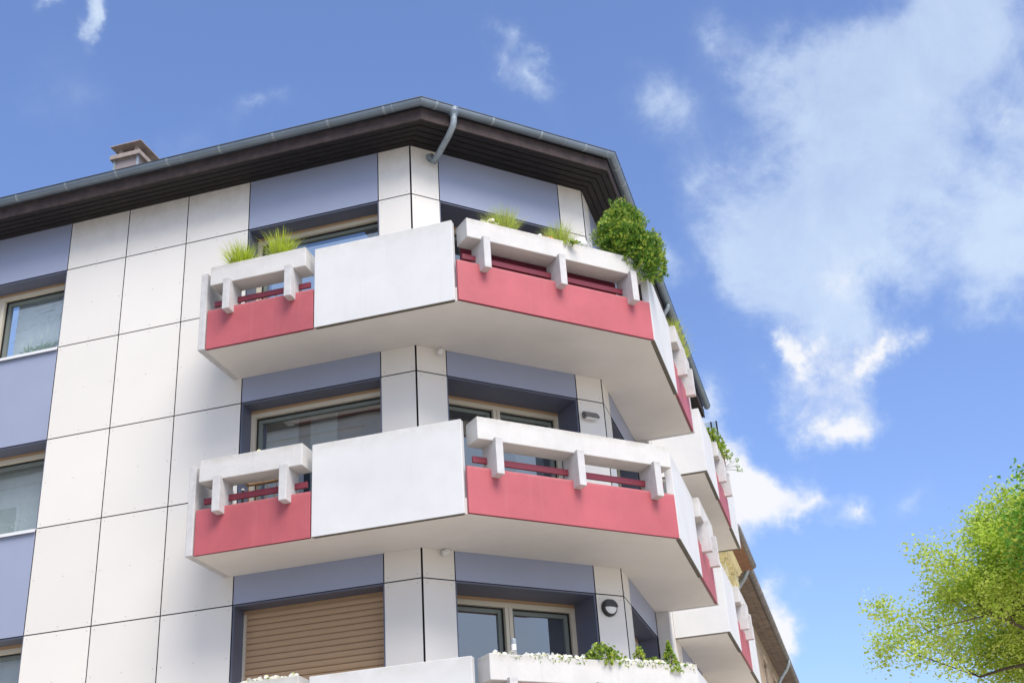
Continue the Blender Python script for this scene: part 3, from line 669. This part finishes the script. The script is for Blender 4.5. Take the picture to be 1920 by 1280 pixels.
# conifer hanging over the corner of the trough: sprays of scale leaves on short branches
def conifer(label,c,lobes,nspray,size,mats):
    t=thing('conifer_shrub',label,'shrub',None,c); q=MB(); c=Vector(c)
    for (off,rad,num) in lobes:
        lc=c+Vector(off)
        for i in range(num):
            v=Vector((rnd.gauss(0,1),rnd.gauss(0,1),rnd.gauss(0,1))).normalized()
            nz=noise.noise(v*2.3+lc*3)*.5+noise.noise(v*5+lc)*.3
            rr=(1+nz)*rnd.uniform(.72,1.04); p=lc+Vector((v.x*rad[0],v.y*rad[1],v.z*rad[2]))*rr
            d=(v+Vector((0,0,.55))+Vector((rnd.gauss(0,.3),rnd.gauss(0,.3),rnd.gauss(0,.3)))).normalized()
            side=d.cross(v+Vector((.1,.2,.1))).normalized(); s=size*rnd.uniform(.7,1.25); mi=1 if (rr>.93+nz*.5 and rnd.random()<.55) else 0
            # a fan-shaped spray: stem with five leaflets
            for k in (-2,-1,0,1,2):
                dd=(d*math.cos(k*.38)+side*math.sin(k*.38)).normalized(); ww=d.cross(side).normalized()*rnd.uniform(-.3,.3)*s*.2+side*.11*s
                q.face([p,p+dd*s*.45+ww*(.9),p+dd*s*(1-.12*abs(k)),p+dd*s*.45-ww*.9],mi)
    child(q,'foliage',mats,t)
    q=MB(); q.tube([c+Vector((0,0,-.12)),c+Vector((.03,0,.2)),c+Vector((.0,.02,.5)),c+Vector((.0,0,.8))],[.03,.025,.018,.008],8); q.tube([c+Vector((0,0,.05)),c+Vector((.25,.05,.1)),c+Vector((.42,.1,.2))],[.02,.014,.006],6)
    child(q,'stem',barkm,t); return t
cc=at('B',2.70,1.30,zt0+.14)
# axes: x right, y away
e=Bt
def off(s,o,z): v=Bt*s+Bn*o; return (v.x,v.y,z)
conifer('dense green cone shaped conifer spilling over the corner of the top floor trough',cc,[
 (off(.0,0,.66),(.21,.2,.22),1120),(off(-.02,.02,.52),(.27,.26,.26),2400),(off(-.08,.05,.22),(.36,.28,.27),2720),(off(.08,.12,.02),(.32,.22,.28),2080),(off(.14,.20,-.18),(.20,.14,.22),960),
 (off(.38,.02,.18),(.17,.18,.27),1440),(off(.42,.02,-.04),(.17,.18,.20),960),(off(-.18,.0,.36),(.24,.22,.20),1120)],0,.05,[thujam,thujad])
# flowers
def pansies(label,fr,s,o,z,L_,n,pm,name='white_pansy',cat='flowers',group=None,depth=.08,lh=.05):
    t=thing(name,label,cat,group,at(fr,s,o,z)); q=MB(); f=MB()
    for i in range(int(n*1.3)):
        ss=s+rnd.uniform(-L_,L_)/1; oo=o+rnd.uniform(-depth,depth); h=lh*rnd.uniform(.3,1.3)
        c=at(fr,ss,oo,z+h)
        nn=Vector((rnd.gauss(.2,.5),rnd.gauss(-.8,.5),rnd.gauss(.5,.5))).normalized(); a=nn.orthogonal().normalized(); b_=nn.cross(a); r=.024*rnd.uniform(.8,1.2)
        for k in range(5):
            an=k*1.257+rnd.random()*.3; d_=a*math.cos(an)+b_*math.sin(an); e_=nn.cross(d_)
            f.face([c,c+d_*r*.7+e_*r*.55+nn*.004,c+d_*r*1.15,c+d_*r*.7-e_*r*.55+nn*.004],1 if rnd.random()<.15 else 0)
        f.face([c+nn*.003+a*.004,c+nn*.003+b_*.004,c+nn*.003-a*.004,c+nn*.003-b_*.004],1)
    for i in range(n*4):
        ss=s+rnd.uniform(-L_,L_); oo=o+rnd.uniform(-depth,depth)*1.05; c=at(fr,ss,oo,z+rnd.uniform(-.03,lh*.8))
        leafcloud(q,c,(.012,.012,.012),1,.045,(0,1))
    child(f,'blossoms',pm,t); child(q,'leaves',[leafm,leafy],t); return t
zt2=ZB-2*FH+1.19-.03
gp='clumps of white pansies along the lowest corner trough'
for s,L_,n,lab in [(.34,.16,14,'white pansy clump at the left end of the lowest corner trough'),(.80,.21,55,'white pansy clump just right of the left bollard light'),(1.15,.18,50,'white pansy clump left of the round green bush'),(1.98,.16,46,'white pansy clump right of the round green bush'),(2.30,.15,42,'white pansy clump left of the small green cone'),(2.79,.10,26,'white pansy clump at the right end of the lowest corner trough')]:
    pansies(lab,'B',s,1.35,zt2,L_,n,[petalm,petaly],group=gp)
for s,L_,n,lab in [(-2.34,.10,14,'white pansy clump at the left end of the lowest left trough'),(-2.12,.09,16,'small white pansy clump second from the left in the lowest left trough'),(-1.62,.24,60,'long white pansy clump in front of the closed shutter'),(-1.24,.06,8,'tiny white pansy clump at the right end of the lowest left trough')]:
    pansies(lab,'A',s,.95,zt2,L_,n,[petalm,petaly],group='clumps of white pansies along the lowest left trough')
pansies('few cream flowers peeping over the left trough of the middle floor','A',-1.72,.93,ZB-FH+1.19-.03,.08,12,[petaly,petalm],name='cream_flower')
pansies('cream yellow flowers at the foot of the large pale grass tuft','B',.47,1.33,zt0+.03,.13,40,[petaly,petalm],name='cream_flower',lh=.09)
pansies('orange flowers between the two small lanterns','B',1.33,1.33,zt0+.02,.09,20,[petalo,petaly],name='orange_flower')
pansies('cream yellow flowers below the white ball on the top floor','B',2.04,1.33,zt0+.0,.08,20,[petaly,petalm],name='cream_flower',lh=.06)
def bush(label,fr,s,o,z,rad,n,size,cat='shrub',name='green_shrub',pmi=.4,cone=False,group=None):
    t=thing(name,label,cat,group,at(fr,s,o,z)); q=MB(); c=at(fr,s,o,z)
    for i in range(n):
        if cone:
            h=rnd.random()**1.3; r=(1-h)*rnd.uniform(.55,1.05)+.03; a=rnd.random()*6.28; p=c+Vector((math.cos(a)*r*rad[0],math.sin(a)*r*rad[1],h*rad[2]))
        else:
            a=rnd.random()*6.28; h=rnd.random(); r=math.sqrt(max(0,1-h*h))*rnd.uniform(.5,1.08)*(1+.3*noise.noise(Vector((math.cos(a)*2,math.sin(a)*2,h*3+s)))); p=c+Vector((math.cos(a)*r*rad[0],math.sin(a)*r*rad[1],h*rad[2]*rnd.uniform(.8,1.15)))
        leafcloud(q,p,(.012,.012,.012),3,size,(0,1),pmi=pmi)
    child(q,'foliage',[leafm,leafy],t)
    q=MB()
    for i in range(5):
        a=rnd.random()*6.28; q.tube([c+Vector((0,0,-.08)),c+Vector((math.cos(a)*rad[0]*.4,math.sin(a)*rad[1]*.4,rad[2]*.6))],[.006,.003],5)
    child(q,'stem',barkm,t); return t
bush('rounded leafy green bush in the middle of the lowest corner trough','B',1.60,1.34,zt2-.02,(.24,.15,.24),330,.04)
bush('small yellow green shrub behind pansies near the cone','B',2.18,1.27,zt2-.02,(.10,.09,.26),110,.035,pmi=.7)
bush('low green sprig between the pansies and the small cone','B',2.38,1.30,zt2-.02,(.10,.08,.15),70,.035,pmi=.5)
bush('small upright green cone bush near the end of the lowest corner trough','B',2.55,1.36,zt2-.05,(.135,.12,.37),330,.036,name='cone_shrub',cone=True)
bush('flat leafed green plant hanging over the edge beside the pale grass','B',1.55,1.38,zt0+.0,(.24,.06,.07),50,.06,name='trailing_plant')
bush('small dark green plant between the pale grass and the white ball','B',1.83,1.36,zt0+.01,(.08,.06,.08),34,.05,name='leafy_plant',pmi=.1)
bush('round bright green bush on the far balcony top floor','C',6.35,dC2-.02,zt0,(.22,.2,.42),260,.06,name='balcony_bush',pmi=.6)
bush('spiky green shrub on the far balcony beside the round bush','C',6.95,dC2+.05,zt0,(.22,.22,.36),180,.06,name='balcony_shrub',pmi=.5)
t=thing('trailing_branch','thin bare branch with few leaves arching out from the far balcony','plant',None,at('C',7.5,dC2,zt0)); q=MB()
for i in range(7):
    a=rnd.uniform(-.6,.6); p0=at('C',7.4+.1*i*.3,dC2,zt0); pts=[p0]
    d_=Vector((1,a,rnd.uniform(-.1,.7))).normalized()
    for j in range(4): pts.append(pts[-1]+d_*.09); d_=(d_+Vector((rnd.gauss(0,.15),rnd.gauss(0,.15),-.1))).normalized()
    q.tube(pts,[.005,.004,.003,.003,.002],5); leafcloud(q,pts[-1],(.05,.05,.05),8,.045,(1,1))
child(q,'twigs',[barkm,leafm],t)

# ------------------------------------------------------------------ small things in the troughs and on the balconies
def bollard(label,s,o,z,h):
    t=thing('bollard_light',label,'garden light','bollard lights in the lowest corner trough',at('B',s,o,z)); c=at('B',s,o,z); Z=Vector((0,0,1))
    q=MB(); q.tube([c,c+Z*(h*.55)],.03,16); child(q,'post',lampgrey,t,smooth=False)
    q=MB()
    for i in range(6): q.tube([c+Z*(h*.2+i*h*.055),c+Z*(h*.2+i*h*.055+.006)],.033,16)
    child(q,'rings',whitepl,t)
    q=MB(); q.tube([c+Z*(h*.55),c+Z*(h*.8)],.029,16); child(q,'lamp_glass',lampwhite,t)
    q=MB(); q.tube([c+Z*(h*.8),c+Z*h*.97,c+Z*h],[.032,.032,.028],16); child(q,'cap',zinc2,t)
bollard('left grey bollard light in front of the French door mullion',.49,1.28,zt2-.05,.29)
bollard('middle bollard light half hidden behind the round green bush',1.575,1.24,zt2-.05,.29)
bollard('right bollard light half hidden behind the small green cone',2.665,1.27,zt2-.05,.26)
t=thing('ball_lamp','round white frosted ball lamp on a short stem in the top floor trough','garden light',None,at('B',1.96,1.25,zt0)); c=at('B',1.96,1.25,zt0)
q=MB(); n=14
for i in range(n):
    for j in range(20):
        f=lambda i,j:c+Vector((0,0,.20))+Vector((math.sin(math.pi*i/n)*math.cos(2*math.pi*j/20),math.sin(math.pi*i/n)*math.sin(2*math.pi*j/20),math.cos(math.pi*i/n)))*.092
        q.face([f(i,j),f(i+1,j),f(i+1,j+1),f(i,j+1)])
child(q,'globe',lampwhite,t,smooth=True)
q=MB(); q.tube([c,c+Vector((0,0,.12))],.018,10); q.tube([c+Vector((0,0,.09)),c+Vector((0,0,.12))],.03,12); child(q,'stem',lampgrey,t)
for s,lab in ((1.24,'left small white glass lantern in the top floor trough'),(1.40,'right small white glass lantern in the top floor trough')):
    t=thing('lantern',lab,'lantern','small lanterns in the top floor trough',at('B',s,1.35,zt0)); c=at('B',s,1.35,zt0+.03)
    q=MB(); q.tube([c,c+Vector((0,0,.07))],.03,12); child(q,'jar',glassb if False else whitepl,t); q=MB(); q.tube([c+Vector((0,0,.07)),c+Vector((0,0,.088))],.032,12); child(q,'lid',silm,t)
t=thing('privacy_screen','dark red canvas screen behind the rail of the top corner balcony','privacy screen',None,at('B',1.4,1.0,ZB+.2))
q=MB(); q.box('B',.20,2.62,1.02,1.032,ZB+.26,ZB+1.08); child(q,'canvas',redscreen,t)
q=MB()
for s in (.21,1.4,2.61): q.tube([at('B',s,1.01,ZB+.2),at('B',s,1.01,ZB+1.12)],.012,8)
child(q,'frame',blackm,t)
def chair(label,s,o,zf):
    t=thing('rattan_chair',label,'chair',"rattan chairs on the left balconies",at('A',s,o,zf)); c=at('A',s,o,zf); q=MB()
    pts=[c+Vector((math.cos(a)*.24,.05+math.sin(a)*.10,.86+math.sin(a*1)*.03)) for a in [math.pi*i/14 for i in range(15)]]
    q.tube(pts,.022,8)
    q2=MB()
    for i in range(5):
        a=math.pi*(i+.5)/5; q2.tube([c+Vector((math.cos(a)*.24,.05+math.sin(a)*.10,.85)),c+Vector((math.cos(a)*.2,.03+math.sin(a)*.08,.45))],.007,5)
    child(q,'backrest',wickm,t); child(q2,'back_cane',wickm,t)
    q=MB(); q.tube([c+Vector((0,-.02,.42)),c+Vector((0,-.02,.47))],.23,18); child(q,'seat',wickm,t)
    for sx,sy in ((1,1),(-1,1),(1,-1),(-1,-1)):
        q=MB(); q.tube([c+Vector((.13*sx,-.02+.13*sy,.42)),c+Vector((.19*sx,-.02+.17*sy,.005))],.012,6); child(q,'leg',blackm,t)
chair('brown rattan chair behind the rail of the top left balcony',-1.93,.42,ZB+.2)
chair('brown rattan chair behind the rail of the middle left balcony',-1.98,.42,ZB+.2-FH)
t=thing('patio_pole','thin black pole standing on the middle left balcony','pole',None,at('A',-2.28,.35,ZB+.2-FH)); q=MB(); q.tube([at('A',-2.28,.35,ZB+.2-FH),at('A',-2.28,.35,ZB+1.0-FH)],.014,8); child(q,'pole',blackm,t); q=MB(); q.tube([at('A',-2.28,.35,ZB+1.0-FH),at('A',-2.28,.35,ZB+1.02-FH)],.02,8); child(q,'cap',whitepl,t)

# things behind the left windows
t=thing('window_plant','peace lily with white flowers behind the upper left window','potted plant',None,at('A',-6.2,-.43,-1.17)); c=at('A',-6.2,-.43,-1.17); q=MB()
for i in range(46):
    a=rnd.random()*6.28; blade(q,c+Vector((rnd.uniform(-.25,.25),0,.02)),Vector((math.cos(a),math.sin(a)*.06,1.3)),rnd.uniform(.2,.34),.05,1.5)
child(q,'leaves',leafm,t); q=MB()
for dx,dz in ((-.2,.3),(-.02,.34),(.08,.42),(.22,.36),(.34,.33),(-.34,.25)):
    p_=c+Vector((dx,.02,dz)); q.face([p_+Vector((0,-.055,-.07)),p_+Vector((.03,-.055,0)),p_+Vector((.0,-.055,.09)),p_+Vector((-.024,-.055,0))])
child(q,'blossoms',petalm,t)
q=MB(); q.tube([c+Vector((0,0,-.03)),c+Vector((0,0,.05))],[.035,.042],14); child(q,'pot',whitepl,t)
t=thing('window_lettering','grey cursive lettering stuck on the upper left window pane','lettering',None,at('A',-6.3,-.37,-.6)); q=MB()
def cur(pts,w=.004): q.tube(pts,w,4)
x0=-6.72
def wp(s,z): return at('A',s,-.3705,z)
# one large looping script word and three short lines of small script, mirrored as seen from the street
pts=[]
for i in range(150):
    u=i/149; pts.append(wp(x0+.98*u,-.66+.30*u*.55+.035*math.sin(u*44)*(1+.8*math.sin(u*13))*(1-.25*math.sin(u*9))+.02*math.sin(u*17)))
pts=[p_+Vector((.03*math.cos(i/149*44),0,0)) for i,p_ in enumerate(pts)]
cur(pts,.0016)
cur([wp(x0+.07+.10*math.cos(a),-.55+.13*math.sin(a)) for a in [.3+i*.25 for i in range(20)]],.0016); cur([wp(x0+.55,-.62),wp(x0+.66,-.32),wp(x0+.74,-.56),wp(x0+.60,-.50)],.0016); cur([wp(x0+.80,-.60),wp(x0+.86,-.38),wp(x0+.98,-.32)],.003)
for r_,(s0,s1,z_) in enumerate(((x0+.30,x0+.95,-.37),(x0+.42,x0+.72,-.43),(x0-.02,x0+.22,-.83))):
    cur([wp(s0+(s1-s0)*i/60,z_+.12*(s1-s0)*i/60+.010*math.sin(i*1.9)) for i in range(61)],.0018)
child(q,'script',mat('grey vinyl',(.36,.42,.43),.5),t)
t=thing('window_ornament','white curled wire ornament inside the lower left window','ornament',None,at('A',-6.4,-.37,-4.1)); q=MB()
for s,z_,k in ((-6.55,-3.95,1),(-6.40,-3.88,1),(-6.30,-3.90,-1),(-6.18,-3.84,-1)):
    q.tube([at('A',s+k*.09*math.cos(a),-.391,z_+.06*math.sin(a)) for a in [i*.2 for i in range(14)]],.007,5)
    q.tube([at('A',s+k*.09,-.391,z_),at('A',s+k*.05,-.391,z_-.15)],.003,4)
child(q,'wire',whitepl,t)

# balcony wind screen on the far stack
t=thing('wind_screen','glass wind screen with dark posts on the far top balcony','wind screen',None,at('C',7.9,dC2-.05,ZB+HP)); q=MB()
q.face([at('C',7.86,dC2-.6,ZB+HP+.5),at('C',7.86,dC2-.02,ZB+HP+.5),at('C',7.86,dC2-.02,ZB+HP+1.15),at('C',7.86,dC2-.6,ZB+HP+1.15)]); child(q,'pane',glassb,t)
q=MB(); q.box('C',7.84,7.88,dC2-.62,dC2+.0,ZB+HP+.44,ZB+HP+.5); q.box('C',7.84,7.88,dC2-.13,dC2-.10,ZB+HP+.5,ZB+HP+1.15); q.box('C',7.84,7.88,dC2-.02,dC2+.01,ZB+HP-.1,ZB+HP+1.15); child(q,'frame',blackm,t)
q=MB(); q.box('C',7.885,8.9,dC2-.05,dC2-.02,ZB+HP-.05,ZB+HP+.75); child(q,'wood_panel',rustwood,t)

# ------------------------------------------------------------------ old street buildings beyond
Y=thing('yellow_building','ornate yellow stucco building with rust brown eaves behind the balconies','building',None,at('C',11.4,-5,GZ))
q=MB(); q.box('C',CE+.02,13.0,-9,.10,GZ,-1.95); q.box('C',CE+.02,13.0,-9,.16,-2.6,-2.4); child(q,'wall',yellowm,Y)
q=MB(); q.extrude('C',[(.10,-2.36),(.13,-2.34),(.15,-2.25),(.20,-2.22),(.21,-2.12),(.25,-2.10),(.25,-1.97),(.50,-1.96),(.53,-1.90),(.57,-1.89),(.57,-1.86),(.10,-1.86)],CE+.02,12.98)
q.box('C',12.3,12.75,.10,.36,-6,-2.42); q.box('C',12.24,12.81,.101,.42,-2.42,-2.28); q.box('C',12.2,12.85,.102,.47,-2.28,-2.13); q.box('C',10.9,11.25,.10,.34,-6,-2.42); q.box('C',10.84,11.3,.101,.40,-2.42,-2.2)

s=CE+.1
while s<12.8: q.box('C',s,s+.15,.249,.47,-2.09,-1.965); q.box('C',s+.02,s+.13,.245,.38,-2.19,-2.085); s+=.40
child(q,'cornice',yelcorn,Y,bevel=.01)
q=MB()
for i,s in enumerate((10.6,12.0)):
    q.box('C',s-.45,s+.45,.10,.20,-2.95,-2.85); q.box('C',s-.55,s+.55,.10,.34,-2.86,-2.78); q.box('C',s-.45,s-.30,.10,.24,-4.6,-2.95); q.box('C',s+.30,s+.45,.10,.24,-4.6,-2.95); q.box('C',s-.08,s+.08,.16,.30,-3.0,-2.8)
    q.extrude('C',[(.10,-2.78),(.30,-2.76),(.32,-2.70),(.10,-2.56)],s-.5,s+.5)
child(q,'window_surround',yelcorn,Y,bevel=.012)
for s in (10.6,12.0):
    q=MB(); q.box('C',s-.30,s+.30,.101,.13,-4.6,-2.96); child(q,'window',darkglass,Y)
q=MB()
for i in range(6): q.box('C',CE+.03,12.98,.58+.04*i,.615+.04*i,-1.86,-1.84)
q.box('C',CE+.03,12.98,.5,.82,-1.839,-1.82)
child(q,'eaves',rustwood,Y)
q=MB(); q.face([at('C',CE+.03,.86,-1.80),at('C',12.98,.86,-1.80),at('C',12.98,-6,.6),at('C',CE+.03,-6,.6)]); child(q,'roof',tilem,Y)
q=MB(); q.tube([at('C',CE+.03,.84,-1.76),at('C',13.0,.84,-1.76)],.075,12); child(q,'gutter',oldzinc,Y,smooth=True)
Z_=thing('beige_building','old beige rendered building with deep eaves and long gutter down the street','building',None,at('C',20,-5,GZ))
q=MB(); q.box('C',13.02,40,-9,.16,GZ,-1.66); child(q,'wall',beigem,Z_)
q=MB()
for i in range(3): q.box('C',12.7,40,.15+.155*i,.30+.155*i,-1.70,-1.67)
q.box('C',12.7,40,.15,.62,-1.669,-1.60); child(q,'eaves',eavem,Z_)
q=MB(); q.tube([at('C',12.7,.70,-1.63),at('C',40,.60,-1.63)],.085,12)
gz_=child(q,'gutter',oldzinc,Z_,smooth=True)
s=13.0
while s<39:
    q=MB(); f=(s-12.7)/27.3; q.tube([at('C',s,.70-.1*f,-1.63),at('C',s+.03,.70-.1*f,-1.63)],.09,12); child(q,'gutter_strap',oldzinc,Z_); s+=.8
q=MB(); q.face([at('C',12.7,.72,-1.55),at('C',40,.64,-1.55),at('C',40,-6,1.0),at('C',12.7,-6,1.0)]); child(q,'roof',tilem,Z_)
for i in range(9):
    for zz in (-3.9,-6.9,-9.9):
        s=14.6+2.9*i; q=MB(); q.box('C',s,s+1.0,.161,.165,zz,zz+1.5); w_=child(q,'window',darkglass,Z_)
        q=MB(); q.box('C',s-.12,s+1.12,.16,.26,zz-.1,zz); q.box('C',s-.12,s+1.12,.16,.24,zz+1.5,zz+1.62); q.box('C',s-.12,s,.16,.20,zz,zz+1.5); q.box('C',s+1.0,s+1.12,.16,.20,zz,zz+1.5); o_=q.build('window_surround',beigem,w_)
def swan(par,s):
    q=MB(); q.tube([at('C',s,.68,-1.62),at('C',s,.69,-1.78),at('C',s+.02,.60,-1.95),at('C',s+.05,.38,-2.2),at('C',s+.05,.27,-2.38),at('C',s+.05,.26,-11)],.055,12); return child(q,'downpipe',zinc2,par,smooth=True)
swan(Z_,13.15); swan(Z_,24.5)
q=MB(); q.tube([at('C',13.15,.68,-1.50),at('C',13.15,.68,-1.66),at('C',13.15,.68,-1.74)],[.12,.11,.06],10); child(q,'rainwater_head',oldzinc,Z_)

# building across the street: seen mirrored in the panes, and it throws light back
O=thing('opposite_building','pale stucco building across the street mirrored in the window panes','building',None,(-14,-26,GZ))
q=MB(); q.box('W',-34,-3.2,-32,-20.5,GZ,6.95); child(q,'wall',stucco,O)
q=MB(); q.box('W',-34.4,-2.9,-32,-19.7,6.95,7.1); child(q,'eaves',eavem,O)
q=MB(); q.box('W',-34,-3.2,-20.5,-20.3,-8.0,-7.7); q.box('W',-34,-3.2,-20.5,-20.35,6.5,6.8); q.box('W',-9.4,-8.6,-20.5,-20.36,-7.7,6.5); child(q,'cornice',stucco,O)
for i in range(10):
    for j in range(6):
        x=-33+3.05*i; z=-10.1+2.85*j
        if x<-8 and x>-10.5: x-=.4
        q=MB(); q.box('W',x,x+1.2,-20.499,-20.47,z,z+1.6); w_=child(q,'window',darkglass,O)
        q=MB(); q.box('W',x-.1,x+1.3,-20.499,-20.40,z-.1,z); q.box('W',x-.1,x,-20.499,-20.44,z,z+1.7); q.box('W',x+1.2,x+1.3,-20.499,-20.44,z,z+1.7); q.box('W',x,x+1.2,-20.499,-20.44,z+1.6,z+1.7); q.build('window_frame',silm,w_)

# ------------------------------------------------------------------ trees at the right
def pix(u,v,dist): return CAM+(fwd*F_+r2*(u-PPX)-u2*(v-PPY)).normalized()*dist
def tree(name,label,base,top_c,rad,nbr,leafn,lsize,mats,seed,group=None,extra=None):
    rr=random.Random(seed); t=thing(name,label,'tree',group,base)
    wood=MB(); tips=[]
    base=Vector(base); top_c=Vector(top_c); th=top_c.z-rad*.42
    wood.tube([base,Vector((base.x,base.y,base.z+(th-base.z)*.5)),Vector((top_c.x,top_c.y,th))],[.34,.27,.22],12)
    start=Vector((top_c.x,top_c.y,th))
    def grow(p,d,L_,r,lev):
        pts=[p]; n=4; rads=[r]
        for i in range(n):
            d=(d+Vector((rr.gauss(0,.13),rr.gauss(0,.13),rr.gauss(.02,.11)))).normalized(); pts.append(pts[-1]+d*(L_/n)); rads.append(r*(1-.5*(i+1)/n))
        wood.tube(pts,rads,6 if lev<2 else 4,cap=False)
        if lev>=4: tips.extend(pts[1:]); return
        if lev>=3: tips.extend(pts[2:])
        for k in range(rr.randint(3,4) if lev<3 else 3):
            i=rr.randint(1,n); a=rr.random()*6.28; o=d.orthogonal().normalized(); o=(o*math.cos(a)+d.cross(o)*math.sin(a))
            nd_=(d*.75+o*rr.uniform(.5,.95)+Vector((0,0,.08))).normalized(); grow(pts[i],nd_,L_*rr.uniform(.55,.72),rads[i]*.62,lev+1)
    for k in range(nbr):
        a=6.28*k/nbr+rr.uniform(-.2,.2); elv=rr.uniform(-.3,1.35); d=Vector((math.cos(a)*math.cos(elv),math.sin(a)*math.cos(elv),math.sin(elv)))
        grow(start+Vector((0,0,rr.uniform(0,rad*.3))),d,rad*rr.uniform(.42,.60),.075,0)
    child(wood,'trunk',barkm,t)
    lf=MB()
    for i in range(leafn):
        tp=rr.choice(tips); p=tp+Vector((rr.gauss(0,.26),rr.gauss(0,.26),rr.gauss(0,.20)))
        n_=Vector((rr.gauss(0,.7),rr.gauss(0,.7),1)).normalized(); a=n_.orthogonal().normalized(); b_=n_.cross(a); an=rr.random()*6.28
        x=a*math.cos(an)+b_*math.sin(an); y=n_.cross(x); s=lsize*rr.uniform(.55,1.25); dr=n_*(-.18*s)
        mi=1 if rr.random()<.35 else 0
        lf.face([p-x*s*.5,p+y*s*.42+x*s*.05,p+x*s*.55+dr],mi); lf.face([p-x*s*.5,p+x*s*.55+dr,p-y*s*.42+x*s*.05],mi)
    if extra:
        for (c_,r_,n_c) in extra: leafcloud(lf,c_,(r_,r_,r_),n_c,lsize*1.2,(0,1))
    child(lf,'crown',mats,t); return t
pc=pix(1996,1105,44); tree('plane_tree','large plane tree with airy yellow green spring foliage down the street','%s'%'' or (pc.x,pc.y,GZ),(pc.x,pc.y,pc.z),5.5,17,140000,.112,[planeleaf,planeleaf2],11)
pg=pix(2012,958,40); tree('chestnut_tree','darker green tree reaching in from the right above the plane tree',(pg.x,pg.y,GZ),(pg.x,pg.y,pg.z),2.5,9,9000,.15,[greenleaf,leafy],5)
